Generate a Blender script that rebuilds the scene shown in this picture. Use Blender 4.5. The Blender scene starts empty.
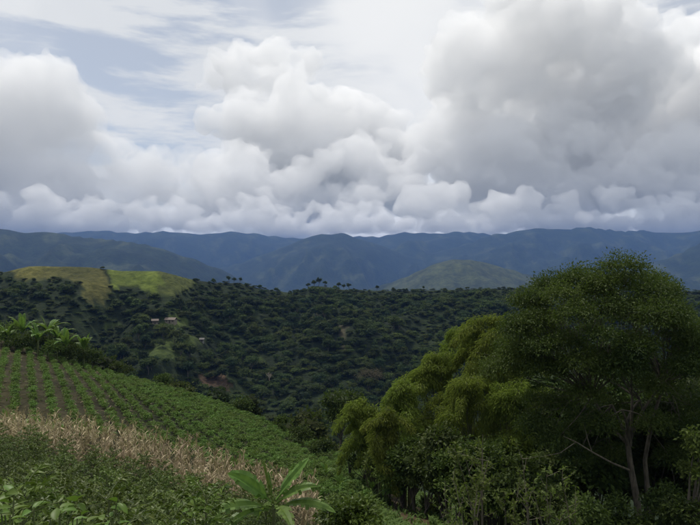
import bpy, math
import numpy as np

# ------------------------------------------------------------------ camera, sky, sun, exposure
scn = bpy.context.scene
COL = scn.collection
FPX = 631.0                       # focal length in photo pixels (photo 700 x 525)
CX, CY = 350.0, 262.5

cam_d = bpy.data.cameras.new('camera')
cam_d.sensor_width = 36.0
cam_d.lens = 36.0 * FPX / 700.0
cam_d.clip_start = 0.1
cam_d.clip_end = 60000
cam = bpy.data.objects.new('camera', cam_d)
cam.location = (0, 0, 0)
cam.rotation_euler = (math.radians(90), 0, 0)
COL.objects.link(cam)
scn.camera = cam

SUN_ELEV, SUN_AZ = 60.0, -38.0   # azimuth measured from +Y (view direction) towards +X
sun_d = bpy.data.lights.new('sun', 'SUN')
sun_d.energy = 3.0
sun_d.angle = math.radians(5)
sun_d.color = (1.0, 0.95, 0.86)
sun = bpy.data.objects.new('sun', sun_d)
sun.rotation_euler = (math.radians(90 - SUN_ELEV), 0, math.radians(180 - SUN_AZ))
COL.objects.link(sun)

scn.view_settings.view_transform = 'Standard'
scn.view_settings.look = 'None'
scn.view_settings.gamma = 1.0
scn.view_settings.exposure = 0.0
scn.render.engine = 'CYCLES'
scn.cycles.volume_bounces = 1
scn.cycles.max_bounces = 6
scn.cycles.diffuse_bounces = 3
scn.cycles.transmission_bounces = 3
scn.cycles.use_denoising = True

def s2l(c):
    c = np.asarray(c, float) / 255.0
    return np.where(c <= 0.04045, c / 12.92, ((c + 0.055) / 1.055) ** 2.4)

class NT:
    """small helper to write node trees"""
    def __init__(s, tree):
        s.t = tree; s.n = tree.nodes; s.l = tree.links
    def node(s, kind, **kw):
        nd = s.n.new(kind)
        for k, v in kw.items(): setattr(nd, k, v)
        return nd
    def put(s, sock, v):
        if isinstance(v, bpy.types.NodeSocket): s.l.new(v, sock)
        else: sock.default_value = v
    def m(s, op, a, b=None, c=None, clamp=False):
        nd = s.node('ShaderNodeMath', operation=op, use_clamp=clamp)
        s.put(nd.inputs[0], a)
        if b is not None: s.put(nd.inputs[1], b)
        if c is not None: s.put(nd.inputs[2], c)
        return nd.outputs[0]
    def vm(s, op, a, b=None, scale=None):
        nd = s.node('ShaderNodeVectorMath', operation=op)
        s.put(nd.inputs[0], a)
        if b is not None: s.put(nd.inputs[1], b)
        if scale is not None: s.put(nd.inputs['Scale'], scale)
        return nd.outputs['Value'] if op in ('LENGTH', 'DOT_PRODUCT') else nd.outputs[0]
    def comb(s, x, y, z):
        nd = s.node('ShaderNodeCombineXYZ')
        for i, v in enumerate((x, y, z)): s.put(nd.inputs[i], v)
        return nd.outputs[0]
    def noise(s, vec, scale, detail=4, rough=0.5, dist=0.0, out='Fac'):
        nd = s.node('ShaderNodeTexNoise')
        s.put(nd.inputs['Vector'], vec)
        for k, v in (('Scale', scale), ('Detail', detail), ('Roughness', rough), ('Distortion', dist)):
            nd.inputs[k].default_value = v
        return nd.outputs[out]
    def voro(s, vec, scale, detail=3, rough=0.5, lac=2.2, smooth=0.6):
        nd = s.node('ShaderNodeTexVoronoi', feature='SMOOTH_F1')
        s.put(nd.inputs['Vector'], vec)
        for k, v in (('Scale', scale), ('Detail', detail), ('Roughness', rough), ('Lacunarity', lac), ('Smoothness', smooth)):
            nd.inputs[k].default_value = v
        return nd.outputs['Distance']
    def sstep(s, v, a, b, lo=0.0, hi=1.0):
        nd = s.node('ShaderNodeMapRange', interpolation_type='SMOOTHSTEP')
        s.put(nd.inputs[0], v)
        for i, x in enumerate((a, b, lo, hi)): s.put(nd.inputs[i + 1], x)
        return nd.outputs[0]
    def mix(s, f, a, b, blend='MIX'):
        nd = s.node('ShaderNodeMix', data_type='RGBA', blend_type=blend)
        s.put(nd.inputs[0], f)
        for i, v in ((6, a), (7, b)):
            if not isinstance(v, bpy.types.NodeSocket): v = (*[float(q) for q in v[:3]], 1.0)
            s.put(nd.inputs[i], v)
        return nd.outputs[2]

def build_world():
    w = bpy.data.worlds.new('World'); scn.world = w; w.use_nodes = True
    T = NT(w.node_tree); T.n.clear()
    sky = T.node('ShaderNodeTexSky', sky_type='NISHITA', sun_disc=False)
    sky.sun_elevation = math.radians(SUN_ELEV); sky.sun_rotation = math.radians(SUN_AZ)
    sky.altitude = 1500
    d = T.vm('NORMALIZE', T.node('ShaderNodeTexCoord').outputs['Generated'])
    sp = T.node('ShaderNodeSeparateXYZ'); T.put(sp.inputs[0], d)
    dq = T.vm('ADD', d, VEIL_SHIFT)
    # high veil of cloud, streaked, with the blue sky of the Nishita model showing through its gaps
    wob = T.vm('SUBTRACT', T.noise(dq, 3.0, 3, 0.5, out='Color'), (0.5, 0.5, 0.5))
    dw = T.vm('ADD', dq, T.vm('SCALE', wob, scale=0.06))
    streak = T.noise(T.vm('MULTIPLY', dw, (1.6, 1.6, 9.0)), 2.2, 6, 0.6)
    patch = T.noise(dw, 2.3, 4, 0.55)
    veil = T.mix(T.sstep(patch, 0.36, 0.64), VEIL_DARK, VEIL_LIGHT)
    skyc = T.vm('SCALE', sky.outputs[0], scale=0.085)
    gap = T.m('MULTIPLY', T.sstep(streak, 0.44, 0.60), T.sstep(patch, 0.60, 0.42))
    col = T.mix(T.m('MULTIPLY', gap, 0.72), veil, T.mix(0.35, skyc, VEIL_DARK))
    col = T.mix(T.sstep(sp.outputs[2], 0.0, -0.03), col, s2l((96, 108, 116)))
    bg = T.node('ShaderNodeBackground'); T.put(bg.inputs[0], col); bg.inputs[1].default_value = 1.0
    out = T.node('ShaderNodeOutputWorld'); T.l.new(bg.outputs[0], out.inputs[0])
    w.cycles.sampling_method = 'MANUAL'; w.cycles.sample_map_resolution = 512
VEIL_SHIFT = (1.3, 0.4, 0.7)
VEIL_LIGHT, VEIL_DARK = s2l((246, 247, 247)), s2l((226, 229, 232))
build_world()

# ------------------------------------------------------------------ helpers
rng = np.random.default_rng(11)

def tag(o, label=None, cat=None, group=None, kind=None):
    if label: o['label'] = label
    if cat: o['category'] = cat
    if group: o['group'] = group
    if kind: o['kind'] = kind
    return o

def empty(name, loc, rz=0.0, scale=1.0):
    o = bpy.data.objects.new(name, None)
    o.empty_display_size = 0.3
    o.location = loc; o.rotation_euler = (0, 0, rz); o.scale = (scale,) * 3
    COL.objects.link(o)
    return o

class Geo:
    """collects triangles and quads with a per-vertex tint"""
    def __init__(s): s.V = []; s.F3 = []; s.F4 = []; s.T = []; s.n = 0
    def add(s, V, F, tint=0.5):
        V = np.asarray(V, float).reshape(-1, 3); F = np.asarray(F, int)
        (s.F3 if F.shape[1] == 3 else s.F4).append(F + s.n)
        s.V.append(V); s.T.append(np.broadcast_to(np.asarray(tint, float), (len(V),)))
        s.n += len(V)
    def mesh(s, name, mat, smooth=False):
        V = np.concatenate(s.V); T = np.concatenate(s.T)
        f3 = np.concatenate(s.F3) if s.F3 else np.zeros((0, 3), int)
        f4 = np.concatenate(s.F4) if s.F4 else np.zeros((0, 4), int)
        me = bpy.data.meshes.new(name)
        loops = np.concatenate([f3.ravel(), f4.ravel()]).astype(np.int32)
        starts = np.concatenate([np.arange(len(f3)) * 3, len(f3) * 3 + np.arange(len(f4)) * 4]).astype(np.int32)
        me.vertices.add(len(V)); me.vertices.foreach_set('co', V.astype(np.float32).ravel())
        me.loops.add(len(loops)); me.loops.foreach_set('vertex_index', loops)
        me.polygons.add(len(starts)); me.polygons.foreach_set('loop_start', starts)
        me.polygons.foreach_set('use_smooth', np.full(len(starts), smooth, bool))
        at = me.attributes.new('tint', 'FLOAT', 'POINT'); at.data.foreach_set('value', T.astype(np.float32))
        me.update(calc_edges=True); me.validate()
        if mat: me.materials.append(mat)
        return me

def obj(name, me, parent=None, loc=None):
    o = bpy.data.objects.new(name, me); COL.objects.link(o)
    if parent is not None: o.parent = parent
    if loc is not None: o.location = loc
    return o

def copy_tree(o, parent=None):
    c = o.copy(); COL.objects.link(c)
    if parent is not None: c.parent = parent
    for ch in o.children: copy_tree(ch, c)
    return c

def unit(v): return v / np.maximum(np.linalg.norm(v, axis=-1, keepdims=True), 1e-9)
def rand_dir(n, r=None):
    return unit((r or rng).normal(size=(n, 3)))

def frames(ax, nrm):
    """rotation matrices with x along ax and z near nrm"""
    x = unit(ax); z = unit(nrm - (nrm * x).sum(-1, keepdims=True) * x)
    y = np.cross(z, x)
    return np.stack([x, y, z], -1)

def scatter(g, proto, P, ax, nrm, size, tint):
    pv, pf = proto
    size = np.asarray(size, float)
    if size.ndim == 1: size = np.repeat(size[:, None], 3, 1)
    R = frames(ax, nrm)
    V = np.einsum('nij,nvj->nvi', R, pv[None] * size[:, None, :]) + P[:, None, :]
    n, k = len(P), len(pv)
    F = (pf[None] + (np.arange(n) * k)[:, None, None]).reshape(-1, pf.shape[1])
    tint = np.broadcast_to(np.asarray(tint, float), (n,))
    g.add(V.reshape(-1, 3), F, np.repeat(tint, k))

LEAF2 = (np.array([(0, 0, 0), (.45, -.5, .08), (1, 0, -.12), (.45, .5, .08)], float), np.array([(0, 1, 2), (0, 2, 3)]))
LEAF4 = (np.array([(0, 0, 0), (.42, -.5, .13), (.5, 0, 0), (.42, .5, .13), (1, 0, -.16)], float),
         np.array([(0, 1, 2), (0, 2, 3), (1, 4, 2), (2, 4, 3)]))
BLADE = (np.array([(0, -.3, 0), (0, .3, 0), (.35, -.5, .22), (.35, .5, .22), (.7, -.38, .12), (.7, .38, .12), (1, 0, -.22)], float),
         np.array([(0, 2, 1), (1, 2, 3), (2, 4, 3), (3, 4, 5), (4, 6, 5)]))

def tube(g, pts, rad, sides=6, tint=0.5):
    pts = np.asarray(pts, float); rad = np.broadcast_to(np.asarray(rad, float), (len(pts),))
    tan = unit(np.gradient(pts, axis=0))
    ref = np.array([0.31, 0.95, 0.05]); u = unit(np.cross(tan, ref)); v = np.cross(tan, u)
    a = np.linspace(0, 2 * np.pi, sides, endpoint=False)
    ring = pts[:, None] + rad[:, None, None] * (u[:, None] * np.cos(a)[None, :, None] + v[:, None] * np.sin(a)[None, :, None])
    i = np.arange(len(pts) - 1)[:, None] * sides; j = np.arange(sides)[None]; k = (j + 1) % sides
    F = np.stack([i + j, i + k, i + sides + k, i + sides + j], -1).reshape(-1, 4)
    g.add(ring.reshape(-1, 3), F, tint)

def bez(p0, p1, p2, n=7):
    t = np.linspace(0, 1, n)[:, None]
    p0, p1, p2 = map(lambda q: np.asarray(q, float), (p0, p1, p2))
    return (1 - t) ** 2 * p0 + 2 * t * (1 - t) * p1 + t * t * p2

def instancer(name, P, rot, scl, idx, sources):
    """one object that repeats existing meshes at points with geometry nodes"""
    me = bpy.data.meshes.new(name); me.vertices.add(len(P)); me.vertices.foreach_set('co', np.asarray(P, np.float32).ravel())
    for nm, ty, arr, key in (('rot', 'FLOAT_VECTOR', rot, 'vector'), ('scl', 'FLOAT_VECTOR', scl, 'vector'), ('idx', 'INT', idx, 'value')):
        at_ = me.attributes.new(nm, ty, 'POINT'); at_.data.foreach_set(key, np.asarray(arr, np.int32 if ty == 'INT' else np.float32).ravel())
    o = obj(name, me)
    ng = bpy.data.node_groups.new(name, 'GeometryNodeTree')
    ng.interface.new_socket('Geometry', in_out='INPUT', socket_type='NodeSocketGeometry')
    ng.interface.new_socket('Geometry', in_out='OUTPUT', socket_type='NodeSocketGeometry')
    N, L = ng.nodes, ng.links
    gi, go = N.new('NodeGroupInput'), N.new('NodeGroupOutput')
    g2i = N.new('GeometryNodeGeometryToInstance')
    for s in reversed(sources):
        oi = N.new('GeometryNodeObjectInfo'); oi.transform_space = 'ORIGINAL'; oi.inputs['Object'].default_value = s; oi.inputs['As Instance'].default_value = False
        L.new(oi.outputs['Geometry'], g2i.inputs[0]) if len(sources) == 1 else None
        gg = N.new('GeometryNodeGeometryToInstance'); L.new(oi.outputs['Geometry'], gg.inputs[0])
        jn = N.get('join') or N.new('GeometryNodeJoinGeometry'); jn.name = 'join'; L.new(gg.outputs[0], jn.inputs[0])
    N.remove(g2i)
    ip = N.new('GeometryNodeInstanceOnPoints'); ip.inputs['Pick Instance'].default_value = True
    def attr(nm, ty):
        a = N.new('GeometryNodeInputNamedAttribute'); a.data_type = ty; a.inputs[0].default_value = nm; return a.outputs[0]
    L.new(gi.outputs[0], ip.inputs['Points']); L.new(jn.outputs[0], ip.inputs['Instance'])
    L.new(attr('idx', 'INT'), ip.inputs['Instance Index'])
    e2r = N.new('FunctionNodeEulerToRotation'); L.new(attr('rot', 'FLOAT_VECTOR'), e2r.inputs[0]); L.new(e2r.outputs[0], ip.inputs['Rotation'])
    L.new(attr('scl', 'FLOAT_VECTOR'), ip.inputs['Scale']); L.new(ip.outputs[0], go.inputs[0])
    md = o.modifiers.new('repeat', 'NODES'); md.node_group = ng
    return o

# --- gradient noise
_perm = np.random.default_rng(5).permutation(4096)
def perlin(x, y, s=0):
    xi = np.floor(x).astype(int); yi = np.floor(y).astype(int); xf = x - xi; yf = y - yi
    def gr(ix, iy, dx, dy):
        h = _perm[(_perm[(ix + s * 131) & 4095] + iy) & 4095] * (2 * np.pi / 4096)
        return np.cos(h) * dx + np.sin(h) * dy
    u = xf ** 3 * (xf * (xf * 6 - 15) + 10); v = yf ** 3 * (yf * (yf * 6 - 15) + 10)
    a = gr(xi, yi, xf, yf); b = gr(xi + 1, yi, xf - 1, yf)
    c = gr(xi, yi + 1, xf, yf - 1); d_ = gr(xi + 1, yi + 1, xf - 1, yf - 1)
    return ((a * (1 - u) + b * u) * (1 - v) + (c * (1 - u) + d_ * u) * v) * 1.5
def fbm(x, y, oct=4, s=0, gain=.5):
    r = 0; a = 1; f = 1
    for k in range(oct):
        r = r + a * perlin(x * f + 17.3 * k, y * f - 9.1 * k, s + k); a *= gain; f *= 2.03
    return r
def ridged(x, y, oct=4, s=0):
    r = 0; a = 1; f = 1
    for k in range(oct):
        r = r + a * (1 - 2 * np.abs(perlin(x * f + 7.7 * k, y * f + 3.1 * k, s + k))); a *= .5; f *= 2.1
    return r

def interp(x, pts):
    p = np.asarray(pts, float); return np.interp(x, p[:, 0], p[:, 1])
def sm(t): t = np.clip(t, 0, 1); return t * t * (3 - 2 * t)

# ------------------------------------------------------------------ materials
def mat_base(name):
    m = bpy.data.materials.new(name); m.use_nodes = True
    T = NT(m.node_tree); T.n.clear()
    out = T.node('ShaderNodeOutputMaterial')
    return m, T, out

def leaf_mat(name, dark, light, transl=0.3, rough=0.5, spec=0.3, scale=0.6, obvar=0.25):
    """foliage: each leaf has its own tint, each plant its own shade, some light passes through the blades"""
    m, T, out = mat_base(name)
    at = T.node('ShaderNodeAttribute', attribute_name='tint').outputs['Fac']
    pos = T.node('ShaderNodeNewGeometry').outputs['Position']
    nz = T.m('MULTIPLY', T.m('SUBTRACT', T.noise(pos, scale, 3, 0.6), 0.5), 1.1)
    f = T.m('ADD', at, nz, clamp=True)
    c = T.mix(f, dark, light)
    rnd = T.node('ShaderNodeObjectInfo').outputs['Random']
    hs = T.node('ShaderNodeHueSaturation')
    T.put(hs.inputs['Color'], c)
    T.put(hs.inputs['Value'], T.m('MULTIPLY_ADD', rnd, 2 * obvar, 1 - obvar))
    T.put(hs.inputs['Hue'], T.m('MULTIPLY_ADD', rnd, 0.03, 0.485))
    b = T.node('ShaderNodeBsdfPrincipled')
    T.put(b.inputs['Base Color'], hs.outputs[0]); b.inputs['Roughness'].default_value = rough
    b.inputs['Specular IOR Level'].default_value = spec
    tr = T.node('ShaderNodeBsdfTranslucent')
    T.put(tr.inputs[0], T.mix(0.5, hs.outputs[0], (0.12, 0.20, 0.02)))
    mx = T.node('ShaderNodeMixShader'); mx.inputs[0].default_value = transl
    T.l.new(b.outputs[0], mx.inputs[1]); T.l.new(tr.outputs[0], mx.inputs[2]); T.l.new(mx.outputs[0], out.inputs[0])
    return m

def bark_mat(name, dark, light, scale=6.0):
    m, T, out = mat_base(name)
    pos = T.node('ShaderNodeTexCoord').outputs['Object']
    n = T.noise(T.vm('MULTIPLY', pos, (1, 1, 0.25)), scale, 5, 0.65)
    b = T.node('ShaderNodeBsdfPrincipled'); T.put(b.inputs['Base Color'], T.mix(T.sstep(n, .35, .65), dark, light))
    b.inputs['Roughness'].default_value = 0.85
    bp = T.node('ShaderNodeBump'); bp.inputs['Strength'].default_value = 0.4; T.put(bp.inputs['Height'], n)
    T.l.new(bp.outputs[0], b.inputs['Normal']); T.l.new(b.outputs[0], out.inputs[0])
    return m

# ------------------------------------------------------------------ the lie of the land
def P3(px, py, Y, h=0.0):
    """point seen at photo pixel (px, py) at depth Y, lowered by h"""
    return np.array([(px - CX) / FPX * Y, Y, (CY - py) / FPX * Y - h])

CTRL = np.array([
    (0, 0, -2.3), (-6, 0, -2.2), (8, 0, -3.0), (0, -12, -1.0), (-25, 0, -3.2), (25, 0, -6), (-45, 10, -6.5), (-60, 45, -10.5), (-60, 90, -9.5),
    P3(0, 525, 7, 1.6), P3(150, 525, 9, 1.6), P3(300, 525, 14, 1.5), P3(450, 525, 20, 1.4), P3(600, 525, 24, 1.5),
    P3(0, 470, 20, 1.7), P3(120, 490, 20, 1.6), P3(0, 435, 36, 1.6), P3(0, 405, 45, 2.0), P3(0, 370, 65, .8), P3(0, 340, 95, .8),
    P3(100, 450, 33, 1.6), P3(100, 413, 43, 2), P3(100, 390, 62, .8), P3(100, 367, 90, .8),
    P3(200, 484, 28.5, 1.6), P3(200, 430, 42, 2), P3(200, 410, 62, .8), P3(200, 394, 84, .8),
    P3(300, 512, 24, 1.2), P3(320, 482, 37, 1.6), P3(300, 452, 60, .6), P3(300, 437, 74, .6),
    P3(350, 466, 67, .5), P3(400, 488, 56, .3), P3(450, 512, 48, .3), P3(380, 505, 40, .3), P3(440, 525, 36, .2),
    (17, 37, -18.6), (8, 50, -21.5), (17, 28, -14.5), (24, 44, -20.5), (30, 30, -15)], float)
def _tps_u(r2): return 0.5 * r2 * np.log(np.maximum(r2, 1e-9))
def tps_fit(C, lam=6.0):
    n = len(C); xy = C[:, :2] / 20.0
    K = _tps_u(((xy[:, None] - xy[None]) ** 2).sum(-1)) + np.eye(n) * lam * 0.01
    Pm = np.concatenate([np.ones((n, 1)), xy], 1)
    A = np.block([[K, Pm], [Pm.T, np.zeros((3, 3))]])
    return xy, np.linalg.solve(A, np.concatenate([C[:, 2], np.zeros(3)]))
_TX, _TW = tps_fit(CTRL)
def near_raw(x, y):
    q = np.stack([np.clip(x, -62, 34), np.clip(y, -12, 97)], -1) / 20.0
    r2 = ((q[..., None, :] - _TX) ** 2).sum(-1)
    return _tps_u(r2) @ _TW[:-3] + _TW[-3] + q @ _TW[-2:]

CREST_A = [(-.9, 97), (-.555, 96), (-.4, 91), (-.24, 85), (-.08, 75), (.05, 67), (.16, 56), (.25, 52), (.5, 54), (1, 60)]
MID_CREST_Y = [(-1.2, 520), (-.6, 440), (-.42, 450), (-.28, 465), (-.2, 520), (-.05, 575), (.1, 590), (.35, 570), (.7, 560), (1.2, 560)]
# photo rows of the ground along the middle ridge's crest (tree tops stand above it where it is wooded)
MID_CREST_PY = [(-400, 285), (-120, 280), (0, 273), (30, 266), (90, 267), (120, 271), (160, 271), (190, 279), (215, 283), (240, 283),
                (262, 289), (292, 293), (320, 286), (345, 290), (400, 291), (440, 290), (480, 289), (530, 288), (620, 291), (720, 291), (1100, 296)]
MID_FOOT_Y, MID_FOOT_PY = 290.0, 446.0
def mid_height(x, y):
    yy = np.maximum(y, 60.0); a = np.clip(x / yy, -1.3, 1.3)
    Yc = interp(a, MID_CREST_Y); pc = interp(a * FPX + CX, MID_CREST_PY)
    z0 = -(MID_FOOT_PY - CY) / FPX * MID_FOOT_Y; zc = -(pc - CY) / FPX * Yc
    t = np.clip((yy - MID_FOOT_Y) / (Yc - MID_FOOT_Y), 0, 1)
    z = z0 + (zc - z0) * (0.75 * t + 0.25 * t * t)
    env = sm(t * 2.5) * sm((1 - t) * 2.6)
    xs = x + 22 * fbm(x / 120, y / 120, 2, 14) - .25 * (y - 400)
    z = z + env * (14.0 * (ridged(xs / 95, y / 420, 2, 9) - .55) + 7.0 * fbm(x / 60 + 3, y / 70, 3, 2))
    over = np.maximum(yy - Yc, 0)
    z = np.where(over > 0, zc - 0.42 * over * sm(over / 60 + .15), z)
    return z

# distant ranges: crest rows in the photo, depth, steepness, ridge roughness
RANGES = [
    dict(crest=[(-500, 236), (-60, 230), (-30, 234), (0, 230), (25, 233), (48, 231), (70, 235), (110, 240), (150, 246), (180, 255), (205, 263), (230, 272), (260, 290), (700, 400)],
         D=4200, s=.34, r=60, w=520),
    dict(crest=[(-300, 400), (200, 340), (300, 300), (380, 286), (400, 279), (430, 265), (452, 259), (470, 259), (500, 266), (530, 275), (570, 280), (640, 288), (760, 290)],
         D=3600, s=.26, r=26, w=420),
    dict(crest=[(-300, 330), (150, 290), (240, 262), (275, 250), (300, 240), (322, 233), (345, 234), (365, 240), (385, 247), (420, 258), (470, 268), (600, 300)],
         D=6600, s=.36, r=85, w=700),
    dict(crest=[(200, 330), (400, 262), (440, 251), (470, 242), (492, 234), (512, 231), (535, 227), (560, 229), (585, 226), (615, 229), (640, 227), (668, 231), (700, 229), (900, 230)],
         D=7000, s=.34, r=90, w=760),
    dict(crest=[(300, 330), (560, 290), (640, 268), (680, 252), (700, 243), (760, 228), (900, 226)], D=4800, s=.34, r=60, w=520),
    dict(crest=[(-600, 233), (60, 234), (100, 231), (130, 234), (165, 232), (200, 236), (235, 232), (262, 234), (300, 238), (345, 235), (380, 236), (405, 233), (430, 235), (460, 233), (520, 236), (700, 236), (1200, 236)],
         D=8500, s=.3, r=110, w=1000),
]
def far_height(x, y):
    yy = np.maximum(y, 300.0); px = np.clip(x / yy, -1.6, 1.6) * FPX + CX
    best = np.full(np.shape(x), -230.0) + 35 * fbm(x / 500, y / 500, 3, 21)
    for k, r in enumerate(RANGES):
        zc = (CY - interp(px, r['crest'])) / FPX * r['D']
        dd = r['D'] + 0.12 * r['D'] * fbm(px / 260 + k * 5, px * 0, 2, 30 + k) - yy
        h = zc - r['s'] * np.where(dd > 0, dd, -1.3 * dd) * 1.0
        away = sm(np.abs(dd) / (0.16 * r['D']))
        h = h + 1.6 * r['r'] * (ridged(x / r['w'], yy / (r['w'] * 1.6), 4, 40 + k) - .6) * (0.07 + .93 * away)
        best = np.maximum(best, h)
    k = 420.0
    return np.where(best > k, k + 16 * np.tanh((best - k) / 40.0), best)

def height(x, y):
    x = np.asarray(x, float); y = np.asarray(y, float)
    yy = np.maximum(y, 5.0); a = np.clip(x / yy, -.9, 1.0)
    Yc = interp(a, CREST_A)
    over = np.maximum(y - Yc, 0)
    drop = 0.62 * np.where(over < 14, over ** 2 / 28, over - 7)
    out_r = np.maximum(np.maximum(-62 - x, x - 34), 0)
    hn = near_raw(x, np.minimum(y, Yc + 6)) - drop - 0.1 * out_r - np.where(y < -12, 0.0, 0)
    hn = hn + 0.08 * fbm(x / 2.3, y / 2.3, 3, 60)
    hm = mid_height(x, y)
    k = 4.0
    m = np.maximum(hn, hm); dlt = np.abs(hn - hm); lowm = m + np.where(dlt < k, (k - dlt) ** 2 / (4 * k), 0)
    w1 = sm((y - 95) / 40)
    h = np.where(y < 70, hn, lowm)
    f = sm((y - 800) / 350)
    hf = far_height(x, y)
    h = h * (1 - f) + hf * f
    back = sm((-y - 5) / 200)
    h = h + back * 60
    return h
def ground(x, y): return float(height(np.array([x]), np.array([y]))[0])
def at(px, Y):
    x = (px - CX) / FPX * Y
    return np.array([x, Y, ground(x, Y)])

def hit(px, py, Y0=295.0, Y1=600.0):
    """where the ground shows at photo pixel (px, py), searched outwards"""
    Y = np.arange(Y0, Y1, .5); x = (px - CX) / FPX * Y; z = height(x, Y)
    k = int(np.argmax(CY - z / Y * FPX <= py)); return float(Y[k])

def in_poly(px, py, poly):
    poly = np.asarray(poly, float); r = np.zeros(np.shape(px), bool)
    j = len(poly) - 1
    for i in range(len(poly)):
        xi, yi = poly[i]; xj, yj = poly[j]
        c = ((yi > py) != (yj > py)) & (px < (xj - xi) * (py - yi) / (yj - yi + 1e-12) + xi)
        r ^= c; j = i
    return r

# land cover of the middle hills, outlined where it shows in the photo
FIELD_BROWN = [(-20, 262), (14, 276), (40, 281), (62, 277), (82, 284), (84, 300), (100, 302), (113, 292), (104, 276), (100, 262), (60, 255), (0, 258)]
FIELD_GREEN = [(103, 260), (106, 276), (113, 290), (126, 286), (143, 291), (152, 300), (157, 298), (158, 290), (163, 284), (163, 262)]
FIELD_DULL = [(163, 260), (163, 284), (158, 296), (176, 294), (192, 288), (196, 278), (190, 268)]
CLEARINGS = [[(150, 345), (175, 332), (200, 338), (196, 350), (165, 362), (140, 366)], [(160, 318), (178, 312), (192, 322), (180, 330), (164, 330)],
             [(236, 352), (262, 358), (270, 366), (250, 364)], [(100, 324), (118, 320), (126, 326), (110, 332)]]
SCAR = [(196, 386), (200, 376), (212, 371), (226, 376), (236, 384), (226, 392), (208, 390)]
ROCK = [[(316, 312), (322, 300), (330, 302), (326, 318)], [(340, 352), (344, 326), (348, 330), (346, 356)], [(434 - 100, 330), (440 - 100, 322), (444 - 100, 334)]]

def near_line(x, y):
    return interp(np.clip(x / np.maximum(y, 5), -.9, 1), CREST_A)

def cover(x, y, z):
    """base colour of the bare ground and low cover"""
    n = len(x); yy = np.maximum(y, 1.0)
    px = x / yy * FPX + CX; py = CY - z / yy * FPX
    jx = 5.0 * fbm(x / 12, y / 18, 4, 77); jy = 3.0 * fbm(x / 12 + 40, y / 18, 4, 78)
    qx, qy = px + jx, py + jy
    c = np.tile(np.array((.016, .024, .010)), (n, 1))
    v = fbm(x / 30, y / 45, 4, 70)[:, None]
    mid = (y > 100) & (y < 900)
    def paint(mask, a, b, t=v):
        col = np.array(a) + (np.array(b) - np.array(a)) * np.clip(t * .5 + .5, 0, 1)
        c[mask] = col[mask]
    paint(mid & in_poly(qx, qy, FIELD_BROWN), (.050, .054, .020), (.082, .080, .026))
    paint(mid & in_poly(qx, qy, FIELD_GREEN), (.075, .105, .022), (.115, .145, .030))
    paint(mid & in_poly(qx, qy, FIELD_DULL), (.050, .062, .020), (.072, .085, .026))
    for p in CLEARINGS: paint(mid & in_poly(qx, qy, p), (.035, .055, .016), (.055, .075, .022))
    paint(mid & in_poly(qx, qy, SCAR), (.060, .042, .030), (.095, .062, .042))
    for p in ROCK: paint(mid & in_poly(qx, qy, p), (.055, .055, .032), (.085, .075, .05))
    # near hill
    nr = y <= 112
    row_l = sm((-14 - x - .25 * (y - 50) + 3 * fbm(x / 5, y / 5, 3, 71)) / 9)[:, None]
    soil = ((x / yy < .0) & (y < near_line(x, y) + 4))[:, None]
    g = np.where(soil, np.array((.024, .029, .012)), np.array((.042, .064, .017))) + v * np.array((.008, .011, .004))  # crop ground: dark soil, with the shade between rows put into its colour
    s_ = np.array((.075, .056, .034)) + .3 * v * np.array((.05, .03, .02))
    c[nr] = (g * (1 - .42 * row_l) + s_ * .42 * row_l)[nr]
    bare = nr & in_poly(qx, qy, [(384, 488), (400, 500), (432, 515), (430, 530), (404, 526), (388, 508)])
    c[bare] = (.085, .060, .036)
    # far country: woods with pale pasture
    far = y >= 900
    past = sm((fbm(x / 170, y / 300, 5, 80) - .28) / .3)[:, None] * .30
    hill = sm(1 - np.abs(y - 3350) / 900)[:, None] * in_poly(px, py, [(385, 290), (400, 276), (452, 256), (500, 264), (540, 280), (570, 292)])[:, None]
    low = sm((268 + 8 * fbm(px / 60, y / 800, 2, 83) - py) / -16)[:, None] * .5
    past = np.clip(np.maximum(np.maximum(past, hill * (0.42 + .3 * v)), low * past * 2), 0, 1)
    wd = np.array((.015, .023, .011)); pa = np.array((.085, .095, .045))
    c[far] = (wd * (1 - past) + pa * past)[far]
    return np.clip(c, .004, 1)

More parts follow.
